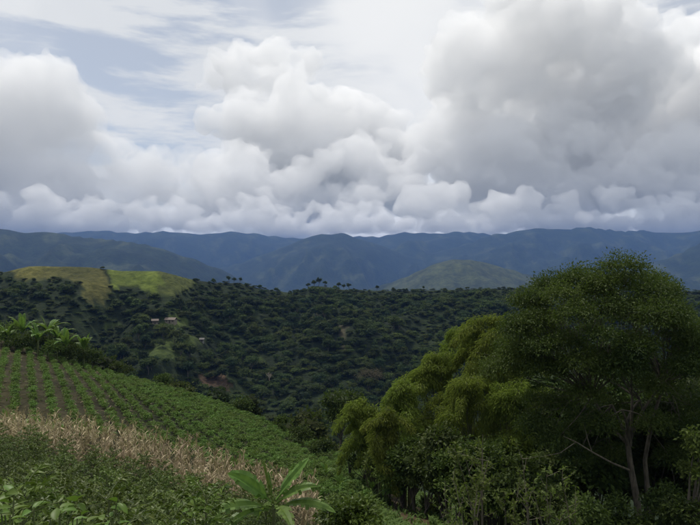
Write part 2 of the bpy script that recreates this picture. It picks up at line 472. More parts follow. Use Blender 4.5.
def build_terrain():
    rr = [1.2]
    while rr[-1] < 15000:
        r = rr[-1]; rr.append(r * (1.022 if r < 25 else 1.012 if r < 120 else 1.0115 if r < 850 else 1.014))
    rr = np.array(rr)
    half = math.radians(40)
    az = np.concatenate([np.arange(-half, half, math.radians(.29)), np.arange(half, 2 * np.pi - half, math.radians(3))])
    R, A = np.meshgrid(rr, az, indexing='ij')
    x = (R * np.sin(A)).ravel(); y = (R * np.cos(A)).ravel()
    z = height(x, y)
    C = cover(x, y, z)
    nr, na = R.shape
    i = np.arange(nr - 1)[:, None]; j = np.arange(na)[None]; k = (j + 1) % na
    F = np.stack([i * na + j, (i + 1) * na + j, (i + 1) * na + k, i * na + k], -1).reshape(-1, 4)
    g = Geo(); g.add(np.stack([x, y, z], -1), F[:, ::-1], .5)
    # close the middle
    g.add(np.concatenate([[[0, 0, ground(0, 0)]], np.stack([x, y, z], -1)[:na]]), np.stack([np.zeros(na, int), 1 + (np.arange(na) + 1) % na, 1 + np.arange(na)], -1), .5)
    C = np.concatenate([C, C[:1], C[:na]])
    m, T, out = mat_base('land')
    at_ = T.node('ShaderNodeAttribute', attribute_name='cover').outputs['Color']
    pos = T.node('ShaderNodeNewGeometry').outputs['Position']
    n1 = T.noise(pos, 1.4, 5, 0.65); n2 = T.noise(pos, 0.05, 6, 0.62); n3 = T.noise(pos, 0.012, 5, .6); n4 = T.noise(pos, .22, 4, .65)
    col = T.mix(1.0, at_, T.mix(n1, (.62, .62, .62), (1.38, 1.36, 1.3)), 'MULTIPLY')
    col = T.mix(1.0, col, T.mix(T.sstep(n2, .3, .7), (.72, .74, .74), (1.28, 1.27, 1.2)), 'MULTIPLY')
    col = T.mix(1.0, col, T.mix(T.sstep(n3, .35, .65), (.75, .76, .8), (1.25, 1.24, 1.15)), 'MULTIPLY')
    col = T.mix(1.0, col, T.mix(T.sstep(n4, .3, .7), (.70, .74, .70), (1.30, 1.26, 1.22)), 'MULTIPLY')
    b = T.node('ShaderNodeBsdfPrincipled'); T.put(b.inputs['Base Color'], col); b.inputs['Roughness'].default_value = .95
    b.inputs['Specular IOR Level'].default_value = .1
    bp = T.node('ShaderNodeBump'); bp.inputs['Strength'].default_value = .5; bp.inputs['Distance'].default_value = .12
    T.put(bp.inputs['Height'], n1)
    bp2 = T.node('ShaderNodeBump'); bp2.inputs['Strength'].default_value = .6; bp2.inputs['Distance'].default_value = 9.0
    T.put(bp2.inputs['Height'], n2); T.l.new(bp.outputs[0], bp2.inputs['Normal'])
    T.l.new(bp2.outputs[0], b.inputs['Normal']); T.l.new(b.outputs[0], out.inputs[0])
    me = g.mesh('ground', m, True)
    ca = me.color_attributes.new('cover', 'FLOAT_COLOR', 'POINT')
    ca.data.foreach_set('color', np.concatenate([C, np.ones((len(C), 1))], 1).astype(np.float32).ravel())
    tag(obj('ground', me), 'green hill country falling to a valley and rising to blue mountains', None, None, 'structure')
build_terrain()

# air: pale blue haze that fades the far ranges
def build_haze():
    m, T, out = mat_base('haze')
    v = T.node('ShaderNodeVolumePrincipled')
    v.inputs['Color'].default_value = HAZE_COL; v.inputs['Density'].default_value = HAZE_DENS
    v.inputs['Anisotropy'].default_value = 0.0
    T.l.new(v.outputs[0], out.inputs['Volume'])
    L = 15600.0; z0, z1 = -620.0, 442.0
    V = [(sx * L, sy * L, z) for z in (z0, z1) for sy in (-1, 1) for sx in (-1, 1)]
    F = [(0, 2, 3, 1), (4, 5, 7, 6), (0, 1, 5, 4), (2, 6, 7, 3), (0, 4, 6, 2), (1, 3, 7, 5)]
    g = Geo(); g.add(V, F)
    tag(obj('haze', g.mesh('haze', m)), 'pale blue haze lying over the valley and far mountains', 'haze', None, 'stuff')
HAZE_COL = (.21, .39, .86, 1); HAZE_DENS = 6.8e-5
build_haze()

# ------------------------------------------------------------------ clouds
import bmesh
def ico(sub):
    b = bmesh.new(); bmesh.ops.create_icosphere(b, subdivisions=sub, radius=1)
    V = np.array([q.co[:] for q in b.verts]); F = np.array([[q.index for q in f.verts] for f in b.faces]); b.free()
    return V, F
ICO1, ICO2 = ico(1), ico(2)
def cloud_mat(dens):
    m, T, out = mat_base('cloud')
    v = T.node('ShaderNodeVolumePrincipled')
    v.inputs['Color'].default_value = (1, 1, 1, 1); v.inputs['Density'].default_value = dens
    T.l.new(v.outputs[0], out.inputs['Volume'])
    return m
CLOUD_PUFF, CLOUD_SOFT = cloud_mat(.0044), cloud_mat(.0025)
def cloud(px, py, rx, ry, D, seed, label, depth=.42, n=26, vox=1.8, mat=None, soft=False):
    r_ = np.random.default_rng(seed)
    c = np.array([(px - CX) / FPX * D, D, (CY - py) / FPX * D]); S = D / FPX
    R = np.array([rx * S, depth * rx * S, ry * S])
    zb = max(c[2] - R[2], 460.0)
    def dirs(k, up):
        q = unit(r_.normal(size=(k, 3))); q[:, 2] = np.abs(q[:, 2]) * .95 - up; return q
    lev = []
    q = unit(r_.normal(size=(n, 3))) * (r_.random((n, 1)) ** .4 * .8)
    rad = min(R[2], R[0]) * (r_.uniform(.5, .85, n) if ry < 20 else r_.uniform(.2, .45, n))
    p = c + q * R; p[:, 2] = np.maximum(p[:, 2], zb + rad * .45)
    lev.append((p, rad))
    for kids, lo, hi, up in ((10, .2, .55, .2), (7, .25, .55, .25)):
        P0, R0 = lev[-1]
        P1 = np.repeat(P0, kids, 0); R1 = np.repeat(R0, kids)
        lev.append((P1 + dirs(len(P1), up) * R1[:, None] * .96, R1 * r_.uniform(lo, hi, len(P1))))
    Pp = np.concatenate([l[0] for l in lev]); rd = np.concatenate([l[1] for l in lev])
    k = rd > .9 * S; Pp, rd = Pp[k], rd[k]
    V = (Pp[:, None] + ICO2[0][None] * rd[:, None, None]).reshape(-1, 3)
    F = (ICO2[1][None] + (np.arange(len(rd)) * len(ICO2[0]))[:, None, None]).reshape(-1, 3)
    V[:, 2] = np.maximum(V[:, 2], 452.0)
    g = Geo(); g.add(V - c, F)
    o = obj('cloud', g.mesh('cloud', mat), None, c)
    m = o.modifiers.new('remesh', 'REMESH'); m.mode = 'VOXEL'; m.voxel_size = 1.15 * vox * S
    def bump(kind, scale, strength, mid):
        t = bpy.data.textures.new('billow', kind); t.noise_scale = S * scale
        if kind == 'CLOUDS': t.noise_depth = 3
        dm = o.modifiers.new('billow', 'DISPLACE'); dm.texture = t; dm.strength = S * strength; dm.mid_level = mid; dm.texture_coords = 'GLOBAL'
    bump('CLOUDS', 46, 30 if soft else 14, .5)
    if soft: bump('CLOUDS', 16, 12, .5)
    bump('VORONOI', 13, -8.5, .4)
    bump('VORONOI', 6, -4.2, .4)
    bump('CLOUDS', 7, 5.5, .5)
    m2 = o.modifiers.new('resolve', 'REMESH'); m2.mode = 'VOXEL'; m2.voxel_size = vox * S
    dg = bpy.context.evaluated_depsgraph_get()
    me = bpy.data.meshes.new_from_object(o.evaluated_get(dg))
    old = o.data; o.modifiers.clear(); o.data = me; bpy.data.meshes.remove(old)
    # inner cavities left by the remesh would show as holes: drop closed shells that face inwards
    nv = len(me.vertices); ne = len(me.edges); ed = np.empty(ne * 2, np.int32); me.edges.foreach_get('vertices', ed); ed = ed.reshape(-1, 2)
    lab = np.arange(nv)
    for _ in range(400):
        mn = np.minimum(lab[ed[:, 0]], lab[ed[:, 1]]); old_ = lab.copy()
        np.minimum.at(lab, ed[:, 0], mn); np.minimum.at(lab, ed[:, 1], mn); lab = lab[lab]
        if (lab == old_).all(): break
    co = np.empty(nv * 3, np.float32); me.vertices.foreach_get('co', co); co = co.reshape(-1, 3).astype(float)
    lp = np.empty(len(me.loops), np.int32); me.loops.foreach_get('vertex_index', lp)
    q4 = lp.reshape(-1, 4)
    vol = (np.einsum('ij,ij->i', co[q4[:, 0]], np.cross(co[q4[:, 1]], co[q4[:, 2]])) + np.einsum('ij,ij->i', co[q4[:, 0]], np.cross(co[q4[:, 2]], co[q4[:, 3]])))
    tot = np.zeros(nv); np.add.at(tot, lab[q4[:, 0]], vol)
    good = lab == np.argmax(tot)
    if not good.all():
        idx = np.cumsum(good) - 1; q4 = idx[q4[good[q4[:, 0]]]]
        g2 = Geo(); g2.add(co[good], q4); me2 = g2.mesh('cloud', mat); o.data = me2; bpy.data.meshes.remove(me); me = me2
    nv = len(me.vertices); co = np.empty(nv * 3, np.float32); me.vertices.foreach_get('co', co); co = co.reshape(-1, 3)
    lim = 447.0 - c[2]
    co[:, 2] = np.where(co[:, 2] < lim, lim + (np.arange(nv) % 7) * .05, co[:, 2]); me.vertices.foreach_set('co', co.ravel()); me.update()
    tag(o, label, 'cloud', 'clouds over the mountains')
    return o

scn.cycles.volume_bounces = 12; scn.cycles.max_bounces = 13
CL = [  # px, py, rx, ry, D, label
    # far background bank
    (80, 200, 190, 40, 17500, 'pale distant cloud bank lying behind the white tower'), (330, 165, 190, 75, 17500, 'wide pale grey cloud bank lying behind the heaped clouds'),
    (600, 165, 210, 80, 17500, 'wide grey cloud bank lying behind the largest grey mass'), (860, 170, 150, 80, 17500, None), (-150, 160, 130, 80, 17500, None),
    (25, 148, 92, 92, 11500, 'tall white heaped cloud tower beside the streaked blue gap in the veil'),
    (120, 182, 70, 52, 11000, None), (-75, 140, 90, 95, 12500, None),
    (300, 135, 130, 58, 13500, 'grey flattened cloud below the bright gap in the veil'),
    (268, 74, 88, 36, 15000, 'thin pale cloud rising toward the bright gap in the veil'),
    (530, 66, 150, 88, 12000, 'largest grey cloud mass with a pale ragged edge beside the bright gap'),
    (625, 120, 110, 90, 12500, None), (760, 110, 110, 100, 13000, None), (690, 52, 80, 40, 15000, None),
    (440, 160, 110, 55, 12000, None), (570, 170, 120, 60, 11500, None),
    (330, 190, 120, 42, 11500, None), (205, 190, 90, 46, 11800, None), (700, 180, 100, 50, 11000, None),
    (0, 227, 75, 13, 10300, None), (100, 228, 75, 12, 10500, None), (200, 228, 70, 12, 10300, None), (290, 228, 70, 13, 10600, None), (390, 229, 75, 13, 10300, None), (480, 229, 70, 14, 10500, None), (575, 228, 75, 13, 10300, None), (670, 228, 75, 13, 10500, None), (750, 228, 60, 13, 10400, None),
    (60, 214, 75, 30, 9800, None), (165, 216, 62, 26, 9800, None), (238, 216, 55, 25, 9900, None), (335, 218, 75, 24, 9800, None),
    (438, 210, 50, 32, 9700, None), (507, 212, 48, 30, 9800, None), (600, 214, 75, 28, 9900, None), (690, 216, 62, 26, 9800, None), (-30, 210, 62, 34, 9900, None), (770, 214, 62, 28, 9900, None),
]
if not globals().get('NO_CLOUDS'):
    for i, (px, py, rx, ry, D, lab) in enumerate(CL):
        low = ry < 35 and D < 10700
        cloud(px, py, rx, ry, D, 100 + i, lab or (('thin strip of low cloud pressed against the mountain tops' if ry < 20 else 'low white puffy cloud sitting along the mountain tops') if low else 'billowing pale grey cloud heaped above the mountain tops'), n=26 if low else 34, vox=3.2 if D > 16000 else 2.25 if not low else 1.95, mat=CLOUD_PUFF if low else CLOUD_SOFT, soft=not low)

# ------------------------------------------------------------------ vegetation materials
M = {}
M['forest'] = leaf_mat('forest_leaf', (.012, .021, .006), (.060, .082, .020), .18, .7, .08, .028, .45)
M['forest_pale'] = leaf_mat('pale_forest_leaf', (.022, .034, .008), (.090, .110, .028), .2, .7, .08, .028, .35)
M['forest_deep'] = leaf_mat('deep_forest_leaf', (.009, .018, .007), (.036, .058, .020), .15, .7, .08, .028, .35)
M['big'] = leaf_mat('broad_tree_leaf', (.019, .036, .008), (.078, .106, .022), .28, .55, .15, .35, .04)
M['under'] = leaf_mat('understory_leaf', (.015, .027, .007), (.062, .088, .018), .2, .6, .12, .3)
M['fresh'] = leaf_mat('fresh_leaf', (.032, .054, .010), (.125, .160, .028), .28, .55, .15, .4, .2)
M['bamboo'] = leaf_mat('bamboo_leaf', (.070, .105, .014), (.265, .315, .055), .40, .55, .15, .3, .16)
M['coffee'] = leaf_mat('coffee_leaf', (.018, .037, .005), (.098, .138, .019), .2, .45, .18, .7, .25)
M['young'] = leaf_mat('crop_leaf', (.046, .088, .016), (.135, .215, .040), .3, .55, .15, .5, .25)
M['broad'] = leaf_mat('broad_leaf', (.055, .105, .013), (.14, .225, .034), .3, .45, .2, 1.5, .15)
M['grass'] = leaf_mat('grass_blade', (.042, .074, .016), (.105, .155, .036), .3, .65, .1, .25, .1)
M['corn'] = leaf_mat('dry_corn_leaf', (.22, .165, .100), (.60, .49, .33), .22, .75, .1, 1.2, .2)
M['banana'] = leaf_mat('banana_leaf', (.055, .110, .020), (.150, .245, .047), .35, .45, .22, 1.2, .12)
M['sapling'] = leaf_mat('sapling_leaf', (.050, .072, .016), (.13, .165, .038), .35, .55, .15, .6, .15)
M['brown'] = leaf_mat('withered_leaf', (.055, .042, .028), (.11, .085, .055), .15, .7, .1, .4, .2)
M['bark'] = bark_mat('bark', (.040, .034, .024), (.11, .095, .070))
M['dead'] = bark_mat('dead_wood', (.16, .13, .10), (.34, .29, .23))
M['pale_bark'] = bark_mat('pale_bark', (.075, .062, .044), (.16, .14, .105))
M['culm'] = bark_mat('bamboo_culm', (.06, .075, .02), (.13, .14, .05))
M['stemg'] = bark_mat('green_stem', (.06, .085, .025), (.12, .14, .05))

def lobes_foliage(g, centers, radii, per, leaf, proto, r_, hang=.35, shell=.45, squash=.8, tilt=.8, spread=.22, lobe_var=.08):
    """leaves spread through rounded clumps, thicker towards each clump's skin"""
    for c, rad, n in zip(centers, radii, per):
        d = unit(r_.normal(size=(n, 3)))
        d[:, 2] = np.where(d[:, 2] < -.45, -d[:, 2] * .5, d[:, 2])
        q = rad * (shell + (1 - shell) * r_.random((n, 1)) ** .6) * (1 + spread * np.clip(r_.normal(size=(n, 1)), -2, 1.6))
        p = c + d * q * np.array([1, 1, squash])
        ax = unit(d + tilt * r_.normal(size=(n, 3)) + np.array([0, 0, -hang]))
        nr = unit(.7 * d + np.array([0, 0, .8]) + .55 * r_.normal(size=(n, 3)))
        L = leaf[0] * r_.uniform(.65, 1.3, n); lt = lobe_var * r_.normal()
        scatter(g, proto, p, ax, nr, np.stack([L, L * leaf[1] / leaf[0] * r_.uniform(.8, 1.2, n), L], 1),
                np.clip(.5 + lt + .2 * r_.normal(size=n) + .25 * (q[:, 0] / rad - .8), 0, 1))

def limb(g, a, b, r0, r1, r_, bend=.15, n=7, sides=5):
    a = np.asarray(a, float); b = np.asarray(b, float); L = np.linalg.norm(b - a)
    mid = (a + b) / 2 + r_.normal(size=3) * L * bend + np.array([0, 0, L * .06])
    pts = bez(a, mid, b, n)
    tube(g, pts, np.linspace(r0, r1, n), sides)
    return pts

def tree_parts(h, w, crown0, nl, lr, per, leaf, r_, trunk_r, proto=LEAF2, core=True, squash=.8, hang=.3, flat=1.0, shell=.45):
    """crown and trunk geometry of a round headed tree, base at the origin"""
    gc, gt = Geo(), Geo()
    cz = (h + crown0) / 2; rz = (h - crown0) / 2
    d = unit(r_.normal(size=(nl, 3))); d[:, 2] = np.abs(d[:, 2]) * 1.15 - .38
    k = r_.uniform(.5, .8, (nl, 1))
    C = np.array([0, 0, cz]) + d * k * np.array([w / 2, w / 2, rz * flat])
    R = lr * r_.uniform(.75, 1.25, nl)
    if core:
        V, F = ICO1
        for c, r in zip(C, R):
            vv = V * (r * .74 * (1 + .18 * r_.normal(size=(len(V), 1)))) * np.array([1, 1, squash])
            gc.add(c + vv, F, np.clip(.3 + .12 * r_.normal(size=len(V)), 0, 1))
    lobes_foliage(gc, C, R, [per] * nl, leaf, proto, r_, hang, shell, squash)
    fork = np.array([.02 * h * r_.normal(), .02 * h * r_.normal(), crown0 + .15 * rz])
    tube(gt, bez((0, 0, -.6), (.03 * h * r_.normal(), .03 * h * r_.normal(), crown0 * .5), fork, 6), np.linspace(trunk_r, trunk_r * .7, 6), 6)
    for c in C[:7]: limb(gt, fork, c, trunk_r * .5, trunk_r * .12, r_, n=5, sides=4)
    return gc, gt

def make_tree(name, label, cat, group, loc, gc, gt, mc, mt, rz=0.0, scale=1.0, kids=()):
    r = tag(empty(name, loc, rz, scale), label, cat, group)
    obj('crown', gc if isinstance(gc, bpy.types.Mesh) else gc.mesh('crown', mc), r)
    obj('trunk', gt if isinstance(gt, bpy.types.Mesh) else gt.mesh('trunk', mt, True), r)
    return r

# ------------------------------------------------------------------ forest over the valley and middle ridge
def project(p): return p[..., 0] / p[..., 1] * FPX + CX, CY - p[..., 2] / p[..., 1] * FPX

def build_forest():
    r_ = np.random.default_rng(21)
    pts = []
    # jittered candidates, spacing grows with distance as the trees merge into one canopy
    for y0, y1, st in ((92, 170, 5.6), (270, 400, 4.7), (400, 620, 4.9)):
        ys = np.arange(y0, y1, st)
        for y in ys:
            xs = np.arange(-.63 * y, .63 * y, st)
            pts.append(np.stack([xs + r_.uniform(-.95, .95, len(xs)) * st, y + r_.uniform(-.95, .95, len(xs)) * st], 1))
    p = np.concatenate(pts); x, y = p[:, 0], p[:, 1]
    z = height(x, y); P = np.stack([x, y, z], 1)
    px, py = project(P)
    keep = (y > near_line(x, y) + 16 + 4 * r_.random(len(x))) & (y < interp(x / y, MID_CREST_Y) + 3)
    for poly in (FIELD_BROWN, FIELD_GREEN, FIELD_DULL): keep &= ~in_poly(px, py, np.array(poly) + 0)
    for poly in CLEARINGS: keep &= ~(in_poly(px, py, poly) & (r_.random(len(x)) < .62))
    keep &= ~(in_poly(px, py, SCAR) & (r_.random(len(x)) < .75))
    for poly in ROCK: keep &= ~(in_poly(px, py, poly) & (r_.random(len(x)) < .7))
    topy = CY - (z + 7.0) / y * FPX
    for hx, hy, hw in ((155, 323, 5), (171, 323, 7), (202, 341, 4)): keep &= ~((np.abs(px - hx) < hw) & (py > hy - 6) & (py < hy + 10))
    patch = fbm(x / 70, y / 70, 3, 55)
    keep &= ~((patch > .55) & (r_.random(len(x)) < .5))
    # drop what the near hill fully hides
    P, px, py, patch = P[keep], px[keep], py[keep], patch[keep]
    x, y = P[:, 0], P[:, 1]
    hgt = 5.2 + 2.2 * r_.normal(size=len(x)) + 3.4 * patch + 2.4 * fbm(x / 22, y / 22, 2, 57)
    hgt = np.where(y < 170, hgt * .8 + 3.4, hgt)
    crest_d = np.abs(y - interp(x / y, MID_CREST_Y))
    clump = fbm(x / 26, y / 26, 2, 66)
    hgt = np.where(crest_d < 22, np.where(clump > .3, hgt * .75, r_.uniform(1.6, 3.0, len(x))), hgt)
    hgt = np.where((px > 84) & (px < 200) & (crest_d < 24), r_.uniform(1.2, 2.2, len(x)), hgt)
    hgt = np.clip(hgt, 1.2, 13)
    top_py = CY - (P[:, 2] + hgt) / y * FPX
    edge_py = interp(px, [(-200, 330), (0, 338), (100, 368), (200, 396), (300, 440), (350, 468), (400, 492), (450, 520), (470, 560), (900, 700)])
    ff = np.zeros(len(px), bool)
    for poly in (FIELD_BROWN, FIELD_GREEN, FIELD_DULL):
        for ddx in (-5, 0, 5): ff |= in_poly(px + ddx, top_py + 1.5, poly)
    ff &= r_.random(len(px)) < .95
    hgt = np.where(ff, r_.uniform(1.6, 3.2, len(px)), hgt); top_py = CY - (P[:, 2] + hgt) / y * FPX
    vis = (top_py < edge_py + 4) & (px > -40) & (px < 740) & ~((px > 540) & (top_py > 340))
    P, hgt, px, py, y, top_py = P[vis], hgt[vis], px[vis], py[vis], y[vis], top_py[vis]
    order = np.argsort(-(hgt / y))
    P, hgt, px, y = P[order], hgt[order], px[order], y[order]
    kinds_hi, proto_obj = [], [None] * 8
    for k in range(8):
        rk = np.random.default_rng(300 + k)
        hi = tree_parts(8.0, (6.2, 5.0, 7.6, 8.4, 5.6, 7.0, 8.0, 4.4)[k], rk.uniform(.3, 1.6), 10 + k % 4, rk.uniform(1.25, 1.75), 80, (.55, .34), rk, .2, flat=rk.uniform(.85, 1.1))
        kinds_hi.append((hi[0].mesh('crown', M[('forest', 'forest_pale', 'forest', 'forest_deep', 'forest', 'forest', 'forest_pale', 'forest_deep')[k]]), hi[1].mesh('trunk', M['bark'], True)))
    NI = min(280, len(P))
    for i in range(NI):
        k = i if i < 8 else r_.integers(8)
        c, t = kinds_hi[k]
        nearhill = y[i] < 200
        lab = 'dark bushy tree just beyond the edge of the planted hillside' if nearhill else 'dark green broadleaf tree in the valley wood below the middle ridge'
        s = hgt[i] / 8.0
        o = make_tree('forest_tree', lab, 'tree', 'trees beyond the planted slope' if nearhill else 'trees of the valley wood', P[i], c, t, None, None, r_.uniform(0, 6.28), s)
        o.scale = (s * r_.uniform(.85, 1.15), s * r_.uniform(.85, 1.15), s)
        if i < 8: proto_obj[i] = o.children[0]
    n = len(P) - NI; s = hgt[NI:] / 8.0; P[NI:, 2] -= .24 * hgt[NI:]
    tag(instancer('forest', P[NI:], np.stack([0 * s, 0 * s, r_.uniform(0, 6.28, n)], 1), np.stack([np.maximum(s, .5) * r_.uniform(.9, 1.7, n), np.maximum(s, .5) * r_.uniform(.9, 1.7, n), s], 1), r_.integers(0, 8, n), proto_obj),
        'dark dense wood covering the valley side and middle ridge', 'forest', None, 'stuff')
    # lone trees standing up on the ridge crest
    rk = np.random.default_rng(7)
    kinds = []
    for k in range(3):
        t_ = tree_parts(9.0, 5.0, 2.6, 8, 1.25, 50, (.8, .5), rk, .22)
        kinds.append((t_[0].mesh('crown', M['forest']), t_[1].mesh('trunk', M['bark'], True)))
    for i, (qx, s) in enumerate(((229, 1.0), (234, .8), (240, .8), (308, .9), (314, 1.1), (319, 1.25), (325, .9), (339, 1.0), (344, .85), (349, 1.05), (377, .8), (423, .7))):
        Y = float(interp((qx - CX) / FPX, MID_CREST_Y)) - 2
        c, t = kinds[i % 3]
        make_tree('ridge_tree', 'small tree standing clear against the sky line of the middle ridge', 'tree', 'trees on the ridge crest', at(qx, Y), c, t, None, None, i * 1.3, s * .85)
    return len(P)
N_FOREST = build_forest()

# ------------------------------------------------------------------ planted rows on the hillside
CORN_LO = [(-.75, 41), (-.555, 37.5), (-.40, 34), (-.24, 29.5), (-.16, 27.5), (-.05, 26), (.0, 25)]
CORN_HI = [(-.75, 47), (-.555, 44), (-.40, 42), (-.24, 39), (-.1, 36), (-.03, 33), (.0, 30)]
def build_rows():
    r_ = np.random.default_rng(31)
    kinds = []
    for k in range(5):
        g = Geo(); n = 9
        C = np.stack([.15 * r_.normal(size=n), .15 * r_.normal(size=n), r_.uniform(.25, .95, n)], 1)
        lobes_foliage(g, C, np.full(n, .20), [22] * n, (.18, .08), LEAF2, r_, .3, .4, .8)
        gs = Geo(); tube(gs, [(0, 0, -.1), (.02, 0, .4), (0, .03, .8)], [.025, .02, .01], 4)
        kinds.append((g, g.mesh('foliage', M['young']), gs.mesh('stem', M['stemg'], True)))
    dr = np.array([.46, -.89]); pr = np.array([.89, .46])
    u = np.arange(-95, 45, 1.45); v = np.arange(-130, 20, .66)
    U, Vv = np.meshgrid(u, v); U = U.ravel(); Vv = Vv.ravel()
    U = U + .05 * r_.normal(size=len(U)); Vv = Vv + .16 * r_.normal(size=len(U))
    x = U * pr[0] + Vv * dr[0]; y = U * pr[1] + Vv * dr[1]
    a = x / np.maximum(y, 1)
    ok = (y > 30) & (a > -.76) & (a < .03) & (y > interp(a, CORN_HI) + 1.0) & (y < near_line(x, y) + 5) & (r_.random(len(x)) < .93)
    x, y, a = x[ok], y[ok], a[ok]
    z = height(x, y); order = np.argsort(y)
    x, y, z, a = x[order], y[order], z[order], a[order]
    left = sm((-14 - x - .25 * (y - 50)) / 9)
    s = np.where(r_.random(len(x)) < left * .4, .8, .88) * r_.uniform(.75, 1.25, len(x))
    first = [None] * 5; n = len(x); an = r_.uniform(0, 6.28, n)
    for i in range(290):
        q = i if i < 5 else r_.integers(5); k = kinds[q]
        o = tag(empty('crop_plant', (x[i], y[i], z[i]), an[i], s[i]), 'low leafy crop plant in a row on the hillside behind the dry corn', 'crop plant', 'crop plants in rows on the hillside'); o.scale = (s[i], s[i], s[i] * .62)
        f = obj('foliage', k[1], o); obj('stem', k[2], o)
        if i < 5: first[i] = f
    m = n - 290; zr = np.zeros(m)
    tag(instancer('crop_rows', np.stack([x, y, z], 1)[290:], np.stack([zr, zr, an[290:]], 1), s[290:, None] * np.array([[1, 1, .62]]), r_.integers(0, 5, m), first),
        'leafy crop planted in rows across the upper hillside', 'crop', None, 'stuff')
    return len(x)
N_ROWS = build_rows()

def build_straw():
    """dry pruned straw lying in strips between the rows on the drier side"""
    r_ = np.random.default_rng(37)
    dr = np.array([.46, -.89]); pr = np.array([.89, .46])
    n = 16000
    u = np.round(r_.uniform(-70, 10, n) / 1.45) * 1.45 + .725 + .12 * r_.normal(size=n); v = r_.uniform(-120, 10, n)
    x = u * pr[0] + v * dr[0]; y = u * pr[1] + v * dr[1]; a = x / np.maximum(y, 1)
    left = sm((-12 - x - .25 * (y - 50) + 4 * fbm(x / 6, y / 6, 2, 90)) / 8)
    ok = (y > 30) & (a > -.62) & (y > interp(a, CORN_HI) + 1) & (y < near_line(x, y) + 2) & (r_.random(n) < left)
    x, y = x[ok], y[ok]; z = height(x, y) + .05; n = len(x)
    g = Geo()
    ax = np.concatenate([dr * .6, [0]]) + .5 * r_.normal(size=(n, 3)); ax[:, 2] = np.abs(ax[:, 2]) * .5
    L = r_.uniform(.3, .75, n)
    scatter(g, BLADE, np.stack([x, y, z], 1), unit(ax), np.tile((0, 0, 1.), (n, 1)) + .3 * r_.normal(size=(n, 3)), np.stack([L, .07 + 0 * L, L * .5], 1), r_.uniform(.0, .6, n))
    tag(obj('straw', g.mesh('straw', M['corn'])), 'dry straw lying in strips between the crop rows', 'straw', None, 'stuff')
build_straw()

def build_grass():
    r_ = np.random.default_rng(41)
    n = 80000
    y = 20 + 85 * r_.random(n) ** .8; a = r_.uniform(-.62, .45, n); x = a * y
    ok = (y < near_line(x, y) + 14)
    corn = (y > interp(a, CORN_LO) - .5) & (y < interp(a, CORN_HI)) & (a < 0)
    coffee = (y < interp(a, CORN_LO)) & (a < 0)
    dry = sm((-14 - x - .25 * (y - 50)) / 9)
    crop = (a < .0) & (y > interp(a, CORN_HI)) & ~coffee & (y < near_line(x, y) + 4)
    ok &= ~corn & ~coffee & ~(crop & (r_.random(n) < .96)) & (r_.random(n) > dry * .8)
    x, y = x[ok], y[ok]
    px = x / y * FPX + CX; z = height(x, y); py = CY - z / y * FPX
    ok = ~(in_poly(px, py, [(384, 488), (400, 500), (432, 515), (430, 530), (404, 526), (388, 508)]) & (r_.random(len(x)) < .85))
    x, y, z = x[ok], y[ok], z[ok]; n = len(x)
    az_ = r_.uniform(0, 6.28, n); el = r_.uniform(.5, 1.3, n)
    ax = np.stack([np.cos(az_) * np.cos(el), np.sin(az_) * np.cos(el), np.sin(el)], 1)
    L = r_.uniform(.3, .75, n) * (.75 + .5 * fbm(x / 4, y / 4, 2, 95))
    L = np.clip(L, .15, 1)
    g = Geo(); scatter(g, BLADE, np.stack([x, y, z - .03], 1), ax, np.stack([-np.cos(az_), -np.sin(az_), .6 + 0 * az_], 1), np.stack([L, .10 + .06 * r_.random(n), L], 1),
                       np.clip(.5 + .22 * r_.normal(size=n) + .35 * fbm(x / 5, y / 5, 3, 97), 0, 1))
    tag(obj('grass', g.mesh('grass', M['grass'])), 'rough green grass on the hillside', 'grass', None, 'stuff')
build_grass()

